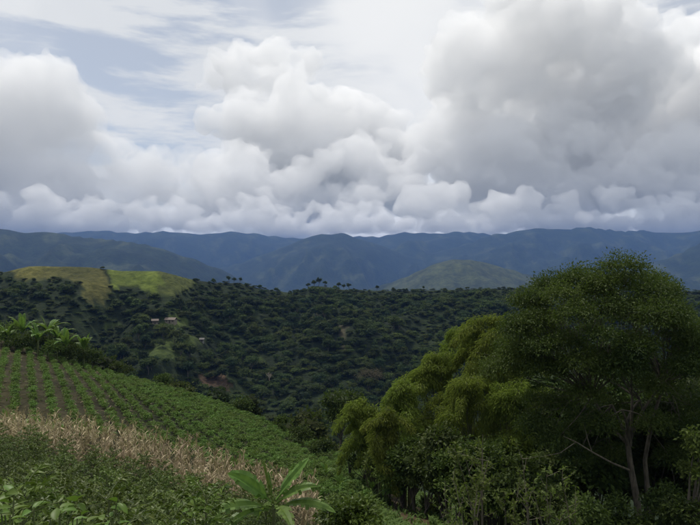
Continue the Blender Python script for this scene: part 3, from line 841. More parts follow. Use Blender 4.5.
# ------------------------------------------------------------------ band of dry corn
def build_corn():
    r_ = np.random.default_rng(51)
    kinds = []
    for k in range(6):
        g = Geo(); h = r_.uniform(1.75, 2.15)
        lean = r_.normal(size=2) * .12
        st = bez((0, 0, -.1), (lean[0] * .3, lean[1] * .3, h * .5), (lean[0], lean[1], h), 4)
        tube(g, st, [.022, .02, .016, .008], 3, .45)
        n = 22; t = np.linspace(.12, .98, n)
        p = np.stack([np.interp(t, np.linspace(0, 1, 4), st[:, i]) for i in range(3)], 1)
        az_ = r_.uniform(0, 6.28, n); e = np.where(r_.random(n) < .5, r_.uniform(-1.4, -.6, n), r_.uniform(.3, 1.3, n))
        ax = np.stack([np.cos(az_) * np.cos(e), np.sin(az_) * np.cos(e), np.sin(e)], 1)
        L = r_.uniform(.22, .5, n)
        scatter(g, BLADE, p, ax, np.stack([-.3 * np.cos(az_), -.3 * np.sin(az_), 1 + 0 * az_], 1) + .4 * r_.normal(size=(n, 3)), np.stack([L * 1.15, r_.uniform(.035, .075, n), L * .3], 1), r_.uniform(.05, 1, n))
        # husk and tassel
        scatter(g, LEAF4, np.array([[.03, 0, h * .5]]), np.array([[.3, .2, .9]]), np.array([[1., 0, .1]]), np.array([[.28, .12, .25]]), .9)
        scatter(g, LEAF2, np.tile(st[-1], (4, 1)), unit(np.array([0, 0, 1.]) + .5 * r_.normal(size=(4, 3))), r_.normal(size=(4, 3)), np.tile((.3, .03, .3), (4, 1)), .35)
        kinds.append(g)
    mesh = [g.mesh('corn_stalk', M['corn']) for g in kinds]
    P = []
    for yy in np.arange(23, 50, .62):
        for xx in np.arange(-38, 1.5, .46):
            P.append((xx + .13 * r_.normal(), yy + .16 * r_.normal()))
    P = np.array(P); a = P[:, 0] / P[:, 1]
    wob = .8 * fbm(P[:, 0] / 2.5, P[:, 1] / 2.5, 2, 99)
    ok = (a > -.76) & (a < -.055) & (P[:, 1] > interp(a, CORN_LO) + wob) & (P[:, 1] < interp(a, CORN_HI) + wob * .6) & (r_.random(len(P)) < .82)
    P = P[ok]; z = height(P[:, 0], P[:, 1])
    order = np.argsort(P[:, 1] / 1.0); P, z = P[order], z[order]
    # the stalks that show largest are those along the near edge
    g = Geo()
    for i in range(len(P)):
        k = r_.integers(6); s = r_.uniform(.72, 1.08); an = r_.uniform(0, 6.28)
        if i < 290:
            o = obj('corn_stalk', mesh[k], None, (P[i, 0], P[i, 1], z[i])); o.rotation_euler = (r_.normal() * .08, r_.normal() * .08, an); o.scale = (s,) * 3
            tag(o, 'dry tan corn stalk with withered hanging leaves at the near edge of the corn strip', 'corn', 'dry corn stalks')
        else:
            ca, sa = math.cos(an), math.sin(an); G = kinds[k]
            V = np.concatenate(G.V); T_ = np.concatenate(G.T)
            W = np.stack([V[:, 0] * ca - V[:, 1] * sa, V[:, 0] * sa + V[:, 1] * ca, V[:, 2]], 1) * s + (P[i, 0], P[i, 1], z[i])
            g.add(W, np.concatenate(G.F3), np.clip(T_ + .12 * r_.normal(), 0, 1))
            for f in G.F4: g.F4.append(f + g.n - len(V))
    tag(obj('corn_strip', g.mesh('corn_strip', M['corn'])), 'strip of dry tan corn across the hillside', 'corn', None, 'stuff')
    return len(P)
N_CORN = build_corn()

# ------------------------------------------------------------------ coffee shrubs below the corn
def build_coffee():
    r_ = np.random.default_rng(61)
    kinds = []
    for k in range(5):
        gl, gs = Geo(), Geo(); h = 1.75
        tube(gs, [(0, 0, -.15), (.02, .01, h * .5), (0, 0, h)], [.03, .022, .008], 5)
        nb = 34
        for j in range(nb):
            z = h * (.12 + .88 * (j + .5) / nb); az_ = j * 2.4 + r_.normal() * .3
            L = (.78 - .5 * (z / h) ** 2) * r_.uniform(.8, 1.15)
            d = np.array([math.cos(az_), math.sin(az_), .0])
            tip = np.array([0, 0, z]) + d * L + np.array([0, 0, .12 - .10 * L + .1 * (z / h)])
            pts = bez((0, 0, z), np.array([0, 0, z + .16]) + d * L * .5, tip, 5)
            tube(gs, pts, np.linspace(.009, .003, 5), 3)
            m = 12; t = np.linspace(.2, 1, m)
            p = np.stack([np.interp(t, np.linspace(0, 1, 5), pts[:, i]) for i in range(3)], 1)
            side = np.array([-d[1], d[0], 0])
            for sgn in (-1, 1):
                ax = unit(d * .55 + sgn * side * .85 + np.array([0, 0, -.05]) + .28 * r_.normal(size=(m, 3)))
                Lf = r_.uniform(.08, .14, m)
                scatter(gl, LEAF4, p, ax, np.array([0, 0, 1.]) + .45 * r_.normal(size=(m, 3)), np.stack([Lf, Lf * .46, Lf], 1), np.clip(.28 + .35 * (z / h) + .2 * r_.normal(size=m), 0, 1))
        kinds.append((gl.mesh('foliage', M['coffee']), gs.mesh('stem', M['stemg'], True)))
    pts = []
    for y in np.arange(6.6, 40, 1.22):
        for x in np.arange(-27, 2.2, 1.22):
            pts.append((x + .26 * r_.normal(), y + .26 * r_.normal()))
    p = np.array(pts); a = p[:, 0] / p[:, 1]
    ok = (a > -.76) & (a < -.02 - .1 * sm((p[:, 1] - 12) / 8)) & (p[:, 1] < interp(a, CORN_LO) - .2)
    p = p[ok]; a = a[ok]
    z = height(p[:, 0], p[:, 1]); py = CY - (z + 1.9) / p[:, 1] * FPX; px = a * FPX + CX
    vis = py < 545
    vis &= ~((np.abs(px - 272) < 26 + 380 / p[:, 1]) & (p[:, 1] < 18.6) & (py < 522))
    p, z = p[vis], z[vis]
    for i in range(len(p)):
        k = kinds[r_.integers(5)]; s = r_.uniform(.72, 1.18)
        low = p[i, 1] > 25
        o = tag(empty('coffee_shrub', (p[i, 0], p[i, 1], z[i]), r_.uniform(0, 6.28), s),
                'glossy green coffee shrub bordering the dry corn strip' if low and p[i, 1] > float(interp(p[i, 0] / p[i, 1], CORN_LO)) - 2.2 else 'glossy green coffee shrub within the dense planting downhill of the corn',
                'coffee shrub', 'coffee shrubs below the corn')
        obj('foliage', k[0], o); obj('stem', k[1], o)
    return len(p)
N_COFFEE = build_coffee()

# ------------------------------------------------------------------ the big spreading tree
def build_big_tree():
    r_ = np.random.default_rng(71)
    base = at(642, 37.0)
    gc, gt, gb = Geo(), Geo(), Geo()
    C = np.array([15.7, 38.6, -6.2]); AX = np.array([6.4, 5.8, 6.5])
    cs, rs, per = [], [], []
    n = 52
    for k in range(n):                       # evenly spread over the dome
        zz = 1 - 1.12 * (k + .5) / n; ph = k * 2.39996
        d = np.array([math.sqrt(max(0, 1 - zz * zz)) * math.cos(ph), math.sqrt(max(0, 1 - zz * zz)) * math.sin(ph), zz])
        kk = r_.uniform(.74, .96)
        cs.append(C + d * AX * kk + .3 * r_.normal(size=3)); rs.append(r_.uniform(1.05, 1.7)); per.append(int(1850 * (rs[-1] / 1.4) ** 2))
    for px, py, Y, r in ((516, 330, 37.5, 1.3), (528, 300, 38, 1.3), (520, 352, 38.5, 1.2), (545, 365, 37, 1.4), (565, 345, 36, 1.4), (585, 395, 36.5, 1.3), (560, 405, 38, 1.3),
                         (610, 370, 35.5, 1.3), (540, 400, 39.5, 1.2), (660, 390, 35.5, 1.3), (690, 370, 36, 1.4), (700, 410, 37, 1.3), (640, 345, 34.5, 1.3), (575, 430, 39, 1.1), (680, 330, 35, 1.4), (720, 350, 36, 1.5), (535, 425, 37.5, 1.2), (556, 440, 36.5, 1.2), (600, 425, 36, 1.2), (575, 455, 37.2, 1.1), (610, 455, 38.5, 1.1), (655, 425, 36, 1.2), (684, 430, 36, 1.3), (705, 450, 36.5, 1.3), (670, 460, 37.8, 1.1),
                         (595, 375, 40, 1.6), (630, 380, 40.5, 1.6), (665, 375, 40.5, 1.6), (645, 415, 40, 1.5), (610, 405, 40, 1.5), (690, 400, 40, 1.6)):
        cs.append(P3(px, py, Y)); rs.append(r); per.append(1500)
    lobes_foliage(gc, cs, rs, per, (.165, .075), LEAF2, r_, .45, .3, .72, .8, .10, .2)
    V0 = np.concatenate(gc.V) - base
    fork = P3(628, 445, 37.2)
    stem = np.array([base + (0, 0, -.8), P3(641, 540, 37), P3(637, 500, 37.05), P3(631, 468, 37.1), fork])
    tube(gt, stem, [.30, .24, .20, .17, .15], 9)
    stem2 = np.array([base + (.25, .2, -.8), P3(650, 530, 37.3), P3(648, 495, 37.4), P3(645, 460, 37.5), P3(652, 420, 37.8), P3(664, 385, 38)])
    tube(gt, stem2, [.2, .17, .15, .13, .11, .08], 7)
    hubs = [P3(612, 405, 37.4), P3(632, 395, 37.6), P3(592, 395, 37.0), P3(664, 385, 38), P3(640, 400, 38.6), P3(622, 410, 36.6)]
    for h in hubs: limb(gt, fork + .05 * r_.normal(size=3), h, .10, .06, r_, .08, 7, 6)
    for c in cs:
        h = min(hubs, key=lambda q: np.linalg.norm(q - c))
        pts = limb(gt, h, c - .2 * (c - h), .05, .014, r_, .12, 8, 5)
        for j in range(3):
            s = pts[r_.integers(3, 8)]
            limb(gt, s, c + .8 * r_.normal(size=3), .022, .006, r_, .15, 5, 3)
    # pale bare bough low on the stem
    b1 = [P3(629, 470, 37.0), P3(612, 463, 36.2), P3(592, 452, 35.6), P3(576, 442, 35.2), P3(563, 436, 35.0)]
    tube(gb, b1, [.075, .06, .05, .035, .012], 6)
    tube(gb, [b1[3], P3(560, 453, 35.2), P3(540, 457, 35.4)], [.03, .02, .006], 5)
    tube(gb, [b1[2], P3(588, 440, 35.5), P3(584, 425, 35.7)], [.03, .02, .006], 5)
    r = tag(empty('spreading_tree', base), 'biggest spreading tree with dark domed crown and forked grey trunk beside the bamboo', 'tree')
    for gname, g, m in (('crown', gc, M['big']), ('trunk', gt, M['bark']), ('bough', gb, M['pale_bark'])):
        g.V = [v - base for v in g.V]; obj(gname, g.mesh(gname, m, gname != 'crown'), r)
build_big_tree()

# ------------------------------------------------------------------ bamboo
def build_bamboo():
    r_ = np.random.default_rng(81)
    spots = [  # px, top row, width in px, depth, plumes
        (486, 318, 62, 50, 4), (434, 354, 44, 51, 3), (402, 380, 34, 49, 2), (362, 400, 34, 50, 3), (470, 378, 46, 46, 3), (515, 382, 52, 45, 3),
        (388, 410, 34, 46, 2), (545, 392, 44, 48, 2), (500, 352, 40, 53, 2), (455, 330, 34, 54, 1)]
    labs = ['tallest yellow green bamboo plume arching toward the left beside the big tree', 'round topped yellow green bamboo in front of the valley wood', None, 'lowest outlying yellow green bamboo plume next to the dark round tree',
            'drooping mop headed bamboo with dark hollow under its plume', 'broad olive bamboo plume hanging like a curtain', None, None, None, None]
    for i, (px, pt_, wpx, Y, npl) in enumerate(spots):
        x0 = (px - CX) / FPX * Y
        base = np.array([x0 + r_.uniform(-.5, .9), Y + 1.0, 0]); base[2] = ground(base[0], base[1])
        gf, gk = Geo(), Geo()
        W = wpx / FPX * Y; apex = P3(px, pt_, Y) - base; H = apex[2]
        for k in range(5 * npl + 6):
            th = r_.uniform(0, 6.28) if k else 2.6
            out = np.array([math.cos(th), .75 * math.sin(th), 0.0])
            A = apex + (0 if k == 0 else 1) * np.array([r_.uniform(-.32, .32) * W, r_.uniform(-.32, .32) * W, -r_.uniform(.0, .16) * H])
            if k >= 3 * npl + 3: A = A + np.array([r_.uniform(-.45, .45) * W, r_.uniform(-.5, .1) * W, -r_.uniform(.12, .42) * H])
            reach = W * r_.uniform(.25, .75); fall = W * r_.uniform(.2, 1.05)
            b0 = np.array([r_.uniform(-.5, .5), r_.uniform(-.4, .4), -.4])
            up = bez(b0, np.array([b0[0] * .6 + A[0] * .2, b0[1] * .6 + A[1] * .2, A[2] * .78]), A - out * reach * .25, 9)
            arc = bez(up[-1], A + out * reach * .35 + np.array([0, 0, .10 * W]), A + out * reach + np.array([0, 0, -fall]), 9)
            sp = np.concatenate([up, arc[1:]]); tube(gk, sp, np.linspace(.055, .006, len(sp)), 5)
            n = int(r_.uniform(650, 1050) * (W / 3.6))
            s = 1 - r_.random(n) ** 1.25 * .62                  # leaves crowd towards the tip
            kk = s * (len(sp) - 1)
            p = np.stack([np.interp(kk, np.arange(len(sp)), sp[:, c]) for c in range(3)], 1)
            tg = np.stack([np.interp(kk, np.arange(len(sp)), np.gradient(sp[:, c])) for c in range(3)], 1)
            fat = r_.uniform(.75, 1.15) * (.16 + .46 * np.sin(np.clip((s - .3) / .7, 0, 1) * np.pi) ** .7) * (W / 3.6) ** .5
            off = rand_dir(n, r_) * (fat * np.sqrt(r_.random(n)))[:, None]
            off[:, 2] = off[:, 2] * .6 - .25 * fat * r_.random(n)
            ax = unit(unit(tg) * .5 + unit(off + 1e-6) * .9 + np.array([0, 0, -.55]) + .3 * r_.normal(size=(n, 3)))
            nr = unit(off * 1.2 + np.array([0, 0, .9]) + .35 * r_.normal(size=(n, 3)))
            L = r_.uniform(.15, .33, n)
            scatter(gf, LEAF2, p + off, ax, nr, np.stack([L, L * .24, L * .9], 1), np.clip(.55 + .17 * r_.normal(size=n), 0, 1))
        r = tag(empty('bamboo', base), labs[i] or 'yellow green bamboo plume among taller bamboo left of the big tree', 'bamboo', 'bamboo clumps below the big tree')
        obj('foliage', gf.mesh('foliage', M['bamboo']), r); obj('culm', gk.mesh('culm', M['culm'], True), r)
build_bamboo()

# ------------------------------------------------------------------ other trees and bushes on the right
def lone(name, label, cat, px, Y, top_py, wpx, crown_frac, nl, per, leaf, mc, seed, group=None, mt='bark', lr=.24, trunk=.14, proto=LEAF2, hang=.35, core=False, sink=0.0, grow=1.0):
    r_ = np.random.default_rng(seed)
    b = at(px, Y); b[2] -= sink
    h = grow * max(1.0, (CY - top_py) / FPX * Y - b[2]); w = wpx / FPX * Y
    g1, g2 = tree_parts(h, w, h * crown_frac, nl, w * lr, per, leaf, r_, trunk, proto, core, .85, hang, .9)
    return make_tree(name, label, cat, group, b, g1, g2, M[mc], M[mt])

G_U = 'trees in the dark thicket'
for i, (px, Y, top, w) in enumerate(((575, 47, 372, 95), (640, 50, 350, 110), (705, 46, 360, 110), (540, 54, 350, 80), (670, 44, 420, 90), (745, 50, 330, 110), (600, 43, 440, 70), (610, 58, 330, 100), (720, 40, 440, 70), (590, 41, 400, 80), (655, 42, 385, 90), (700, 43, 390, 80), (560, 45, 410, 70), (620, 46, 380, 90))):
    lone('understory_tree', 'dark leafy tree in the shaded thicket behind the big forked trunk', 'tree', px, Y, top, w, .12, 22, 330, (.34, .17), 'under', 400 + i, G_U, core=True, grow=1.14)
for i, (px, Y, top, w, lab) in enumerate(((440, 43, 405, 52, 'leafy green tree standing in front of the bamboo with light rounded clumps'), (414, 44, 428, 46, 'small leafy tree below the bamboo at the edge of the grass slope'),
                                          (478, 40, 420, 55, 'dense green tree between the bamboo and the bare stemmed saplings'), (515, 38, 440, 60, 'shaded green tree at the foot of the hanging bamboo curtain'), (545, 37, 455, 55, 'dark low tree under the pale bare bough'))):
    lone('broadleaf_tree', lab, 'tree', px, Y, top, w, .12, 14, 330, (.26, .15), 'under' if i > 2 else 'big', 420 + i, None)
lone('broadleaf_tree', 'yellowish leaved young tree at the side of the big forked trunk', 'tree', 694, 31, 400, 42, .3, 9, 200, (.2, .12), 'sapling', 428)
for i, (px, Y, top, w_) in enumerate(((366, 54, 425, 40), (388, 47, 428, 44), (404, 45, 440, 46), (428, 43, 432, 50), (455, 41, 436, 56), (488, 40, 440, 60), (520, 39, 448, 60), (446, 47, 412, 46), (496, 44, 425, 54), (545, 41, 440, 60), (412, 49, 415, 40))):
    lone('thicket_tree', 'fresh green leafy tree packed among the feet of the bamboo', 'tree', px, Y, top, w_, .02, 20, 300, (.24, .13), 'fresh' if i % 3 else 'big', 520 + i, 'leafy trees under the bamboo', core=True, grow=1.05, trunk=.09)
lone('round_tree', 'dark round headed tree left of the bamboo beyond the slope', 'tree', 341, 86, 377, 44, .25, 15, 420, (.42, .22), 'under', 431, None, core=True, trunk=.22)
lone('round_tree', 'lighter green bushy tree beside the dark round headed tree', 'tree', 372, 84, 402, 40, .2, 12, 380, (.42, .22), 'forest', 432, None, core=True, trunk=.2)
lone('withered_tree', 'brown withered tree behind the lowest bamboo plume', 'tree', 370, hit(370, 388), 370, 26, .4, 9, 200, (.6, .3), 'brown', 433, None)
lone('round_bush', 'dense round green bush at the lower end of the dry corn', 'bush', 347, 17.5, 484, 66, .06, 18, 200, (.13, .07), 'coffee', 440, None, trunk=.04)
lone('thicket_bush', 'low green bush on the grass slope above the bare soil patch', 'bush', 395, 45, 478, 26, .05, 8, 150, (.2, .1), 'young', 441, None, trunk=.04)
for i, (px, Y, top, w) in enumerate(((585, 30, 490, 60), (640, 31, 505, 60), (690, 30, 480, 60), (560, 33, 470, 50), (610, 33, 480, 50), (665, 34, 465, 60), (715, 33, 455, 60))):
    lone('thicket_bush', 'dark tangled bush around the foot of the big forked trunk', 'bush', px, Y, top, w, .05, 11, 260, (.22, .1), 'under', 450 + i, 'bushes at the foot of the big tree', trunk=.05)
for i, (px, Y, top, w) in enumerate(((300, 70, 425, 26), (322, 66, 438, 24), (380, 60, 462, 26), (430, 50, 496, 24), (280, 78, 416, 22), (240, 84, 398, 24), (160, 90, 374, 20), (120, 94, 362, 22))):
    lone('edge_bush', 'dark rounded bush on the lower edge of the planted hillside', 'bush', px, Y, top, w, .05, 8, 170, (.26, .14), 'under', 470 + i, 'bushes along the hillside edge', trunk=.05)

for i, (px, Y, top, w_) in enumerate(((2, 93, 330, 26), (20, 91, 336, 24), (36, 93, 332, 26), (54, 90, 340, 22), (74, 92, 342, 26), (92, 93, 350, 24), (12, 97, 322, 30), (45, 98, 322, 34), (80, 97, 338, 30))):
    lone('brow_bush', 'tangled shrub growing between the bananas on the hill brow', 'bush', px, Y, top, w_, .05, 9, 150, (.3, .15), 'young' if i % 3 == 0 else 'under', 480 + i, 'shrubs among the hill brow bananas', trunk=.05, grow=1.1)

# a bare dead tree in the wood
def dead_tree(px, Y, top_py):
    r_ = np.random.default_rng(91); b = at(px, Y); h = (CY - top_py) / FPX * Y - b[2]; g = Geo(); g2 = Geo()
    tube(g, [(0, 0, -.5), (.2, 0, h * .4), (0, .1, h * .72)], [.3, .24, .16], 6)
    for k in range(11):
        e = np.array([r_.uniform(-.35, .35) * h * .6, r_.uniform(-.3, .3) * h * .6, h * r_.uniform(.75, 1.0)])
        pts = limb(g2, (0, .1, h * r_.uniform(.5, .72)), e, .14, .05, r_, .12, 6, 4)
        for j in range(3): limb(g2, pts[3 + j % 3], e + r_.normal(size=3) * .8, .06, .025, r_, .1, 4, 3)
    r = tag(empty('dead_tree', b), 'pale bare dead tree showing above the dark wood', 'tree')
    obj('trunk', g.mesh('trunk', M['dead'], True), r); obj('branches', g2.mesh('branches', M['dead'], True), r)
dead_tree(269, hit(269, 386), 373)

# ------------------------------------------------------------------ slender saplings in front of the thicket
def sapling(px, Y, top_py, stems, spread, leaves, label, seed, leaf=.15, mc='sapling'):
    r_ = np.random.default_rng(seed); b = at(px, Y); h = (CY - top_py) / FPX * Y - b[2]
    gs, gl = Geo(), Geo()
    for s in range(stems):
        e = np.array([r_.uniform(-1, 1) * spread, r_.uniform(-1, 1) * spread * .7, h * (1 if s == 0 else r_.uniform(.7, .96))])
        p0 = np.array([r_.uniform(-.12, .12), r_.uniform(-.12, .12), -.2])
        pts = bez(p0, np.array([e[0] * .3, e[1] * .3, h * .55]), e, 9)
        tube(gs, pts, np.linspace(.024, .006, 9), 5)
        for k in range(7):
            i = r_.integers(4, 9); tip = pts[i] + np.array([r_.normal() * .3, r_.normal() * .3, r_.uniform(.1, .45)])
            tw = bez(pts[i], (pts[i] + tip) / 2 + (0, 0, -.04), tip, 4); tube(gs, tw, np.linspace(.009, .003, 4), 3)
            n = leaves; t = r_.uniform(.25, 1, n)
            q = np.stack([np.interp(t, np.linspace(0, 1, 4), tw[:, c]) for c in range(3)], 1)
            L = leaf * r_.uniform(.6, 1.2, n)
            scatter(gl, LEAF4, q, unit(.9 * r_.normal(size=(n, 3)) + (0, 0, .1)), np.array([0, 0, 1.]) + .6 * r_.normal(size=(n, 3)), np.stack([L, L * .5, L], 1), np.clip(.5 + .3 * r_.normal(size=n), 0, 1))
    r = tag(empty('sapling', b), label, 'sapling')
    obj('stem', gs.mesh('stem', M['pale_bark'], True), r); obj('foliage', gl.mesh('foliage', M[mc]), r)
sapling(482, 18, 438, 5, .75, 14, 'leafy sapling with many thin pale stems in front of the thicket', 500)
sapling(470, 17, 462, 3, .5, 11, 'thin young tree with sparse leaves beside the leafy sapling', 501)
sapling(531, 17, 458, 3, .35, 3, 'straight nearly bare sapling with a few leaves at its tip', 502)
sapling(548, 18, 474, 4, .6, 7, 'sparse sapling of crossing bare twigs with yellowish leaves', 503)
sapling(575, 19, 476, 3, .5, 8, 'sparse yellow leaved sapling before the dark thicket', 504)
sapling(508, 18, 478, 3, .6, 11, 'low leafy sapling between the straight bare sapling and the many stemmed one', 505)
sapling(450, 21, 488, 4, .5, 6, 'small weedy sapling on the grass slope', 507)

# ------------------------------------------------------------------ bananas
def banana_leaf(base, tip, width, sag, up, r_, torn=.35, n=14):
    """a blade with raised midrib and torn edges; base and tip in plant space"""
    base = np.asarray(base, float); tip = np.asarray(tip, float); L = np.linalg.norm(tip - base)
    mid = bez(base, (base + tip) / 2 + np.array([0, 0, sag * L * 2]), tip, n + 1)
    tan = unit(np.gradient(mid, axis=0)); up = np.asarray(up, float)
    side = unit(np.cross(tan, up)); nrm = np.cross(side, tan)
    t = np.linspace(0, 1, n + 1)
    prof = np.where(t < .14, .06, np.clip(np.sin(np.clip((t - .10) / .9, 0, 1) ** .75 * np.pi), 0, 1) ** .6) * width / 2
    g = Geo(); tube(g, mid, np.linspace(.028, .006, n + 1) * (L / 1.3), 4, .95)
    for s in (-1, 1):
        for i in range(1, n):
            w0, w1 = prof[i], prof[i + 1]
            if w0 < .02 and w1 < .02: continue
            tear = r_.random() < torn
            k = r_.uniform(.25, .4); dr = r_.uniform(-.05, .12) if tear else .0
            a, b = mid[i], mid[i + 1]
            sl = tan[i] * L / n * .55            # veins sweep towards the tip
            o0 = a + side[i] * s * w0 + nrm[i] * (w0 * k - dr) + sl
            o1 = b + side[i + 1] * s * w1 * (.93 if tear else 1) + nrm[i + 1] * (w1 * k - dr) + sl * (.72 if tear else 1)
            m0 = a + side[i] * s * w0 * .5 + nrm[i] * w0 * .34 + sl * .4; m1 = b + side[i + 1] * s * w1 * .5 + nrm[i + 1] * w1 * .34 + sl * .4
            tn = np.clip(.5 + .12 * r_.normal(), 0, 1)
            g.add([a, b, m1, m0], [(0, 1, 2, 3)], tn); g.add([m0, m1, o1, o0], [(0, 1, 2, 3)], tn + .05)
    return g
def banana_plant(name, b, stem_h, stem_r, leaves, label, seed, group=None, torn=.35):
    r_ = np.random.default_rng(seed)
    r = tag(empty(name, b), label, 'banana plant', group)
    g = Geo(); tube(g, bez((0, 0, -.2), (.03, 0, stem_h * .5), (.02, .02, stem_h), 6), np.linspace(stem_r, stem_r * .55, 6), 8)
    obj('stem', g.mesh('stem', M['stemg'], True), r)
    for (ba, ti, w, sag, up) in leaves:
        obj('leaf', banana_leaf(ba, ti, w, sag, up, r_, torn).mesh('leaf', M['banana']), r)
    return r
def rand_leaves(n, h, L, w, r_):
    out = []
    for k in range(n):
        az_ = k * 2.4 + r_.uniform(-.4, .4); e = r_.uniform(.15, 1.35); l = L * r_.uniform(.8, 1.15)
        d = np.array([math.cos(az_) * math.cos(e), math.sin(az_) * math.cos(e), math.sin(e)])
        out.append(((0.02, 0.02, h * r_.uniform(.88, 1)), np.array([0, 0, h]) + d * l, w * r_.uniform(.85, 1.15), .16 * math.cos(e) + .03, (-.2 * d[0], -.2 * d[1], 1)))
    return out
# the young plant in front of the corn, its leaves set one by one
Yb = 16.6; bb = at(273, Yb)
def bl(px, py, dy=0.0): return P3(px, py, Yb + dy) - bb
banana_plant('banana_plant', bb, float(bl(273, 506)[2]), .075, [
    (bl(271, 502), bl(229, 474, -.35), .50, .07, (.35, -.75, .8)), (bl(276, 500), bl(308, 459, .25), .40, .0, (-.75, -.6, .5)),
    (bl(277, 503), bl(320, 487, -.3), .34, .10, (.1, -.5, 1)), (bl(273, 502), bl(262, 456, .1), .07, .0, (.2, -1, .1)), (bl(272, 500), bl(268, 470, .3), .10, .0, (.2, -1, .1)),
    (bl(278, 508), bl(334, 512, -.5), .38, .10, (.1, -.3, 1)), (bl(269, 508), bl(206, 517, -1.0), .44, .09, (0, -.3, 1)), (bl(275, 508), bl(292, 528, -1.3), .4, .12, (.3, -.3, 1)),
    (bl(272, 506), bl(258, 520, .6), .34, .15, (0, -.5, 1)), (bl(268, 510), bl(222, 531, -.8), .4, .10, (0, -.2, 1))],
    'young banana plant with broad upright green leaves in front of the dry corn', 600, None, .38)
r_b = np.random.default_rng(610)
for i, (px, Y, top, L, n) in enumerate(((48, 93, 304, 2.5, 8), (22, 95, 312, 2.3, 7), (66, 91, 326, 2.1, 7), (38, 90, 320, 1.9, 6), (84, 92, 330, 1.9, 6), (8, 92, 322, 2.0, 6), (57, 96, 316, 2.2, 7))):
    b = at(px, Y); h = (CY - top) / FPX * Y - b[2]; L = L * 1.15; sh = max(1.0, h * .5)
    banana_plant('banana_plant', b, sh, .13, rand_leaves(n + 2, sh, L, .72, r_b), 'tall banana plant in the grove on the hill brow above the crop rows', 620 + i, 'bananas on the hill brow', .4)
for i, (px, off, h) in enumerate(((30, 1.2, .8), (48, 1.0, .7), (62, 1.2, .9), (84, 1.0, .9), (105, 1.2, .8), (142, 2.2, .9), (162, 3.0, .8), (200, 2.4, .9), (217, 2.2, .7), (235, 2.4, .9), (247, 4.2, .8), (265, 5.0, .8), (290, 5.5, .9), (326, 15, .9), (340, 13, .8), (372, 20, .7), (5, 2.5, .9), (62, -9.5, .8))):
    a = (px - CX) / FPX; Y = float(interp(min(a, 0), CORN_HI)) + off
    banana_plant('banana_plant', at(px, Y), h * .55, .05, rand_leaves(6, h * .55, .85, .26, r_b),
                 'little yellow green banana plant at the corn and crop border' if off > 0 else 'little banana plant where the corn meets the coffee', 640 + i, 'small bananas along the corn', .2)

# plants with drooping strap leaves on the grass slope
def strap_plant(px, Y, top_py, label, seed):
    r_ = np.random.default_rng(seed); b = at(px, Y); h = (CY - top_py) / FPX * Y - b[2]
    gs, gl = Geo(), Geo(); heads = [np.array([0, 0, h * .82]), np.array([.28, .1, h * .6]), np.array([-.25, -.1, h * .5])]
    for hd in heads:
        tube(gs, bez((0, 0, -.2), (hd[0] * .3, hd[1] * .3, hd[2] * .6), hd, 6), np.linspace(.07, .04, 6), 6)
        n = 46; az_ = r_.uniform(0, 6.28, n); e = r_.uniform(-.5, 1.3, n); L = r_.uniform(.55, .95, n) * h / 3.4
        ax = np.stack([np.cos(az_) * np.cos(e), np.sin(az_) * np.cos(e), np.sin(e)], 1)
        scatter(gl, BLADE, np.tile(hd, (n, 1)), ax, np.stack([-.4 * np.cos(az_), -.4 * np.sin(az_), np.full(n, 1.)], 1), np.stack([L, .13 + 0 * L, L * 1.2], 1), np.clip(.4 + .2 * r_.normal(size=n), 0, 1))
    r = tag(empty('strap_leaved_plant', b), label, 'plant')
    obj('stem', gs.mesh('stem', M['bark'], True), r); obj('foliage', gl.mesh('foliage', M['under']), r)
strap_plant(350, 55, 435, 'taller dark plant of drooping strap leaves at the brow of the grass slope', 701)
strap_plant(403, 47, 470, 'smaller dark plant of drooping strap leaves above the bare soil', 702)

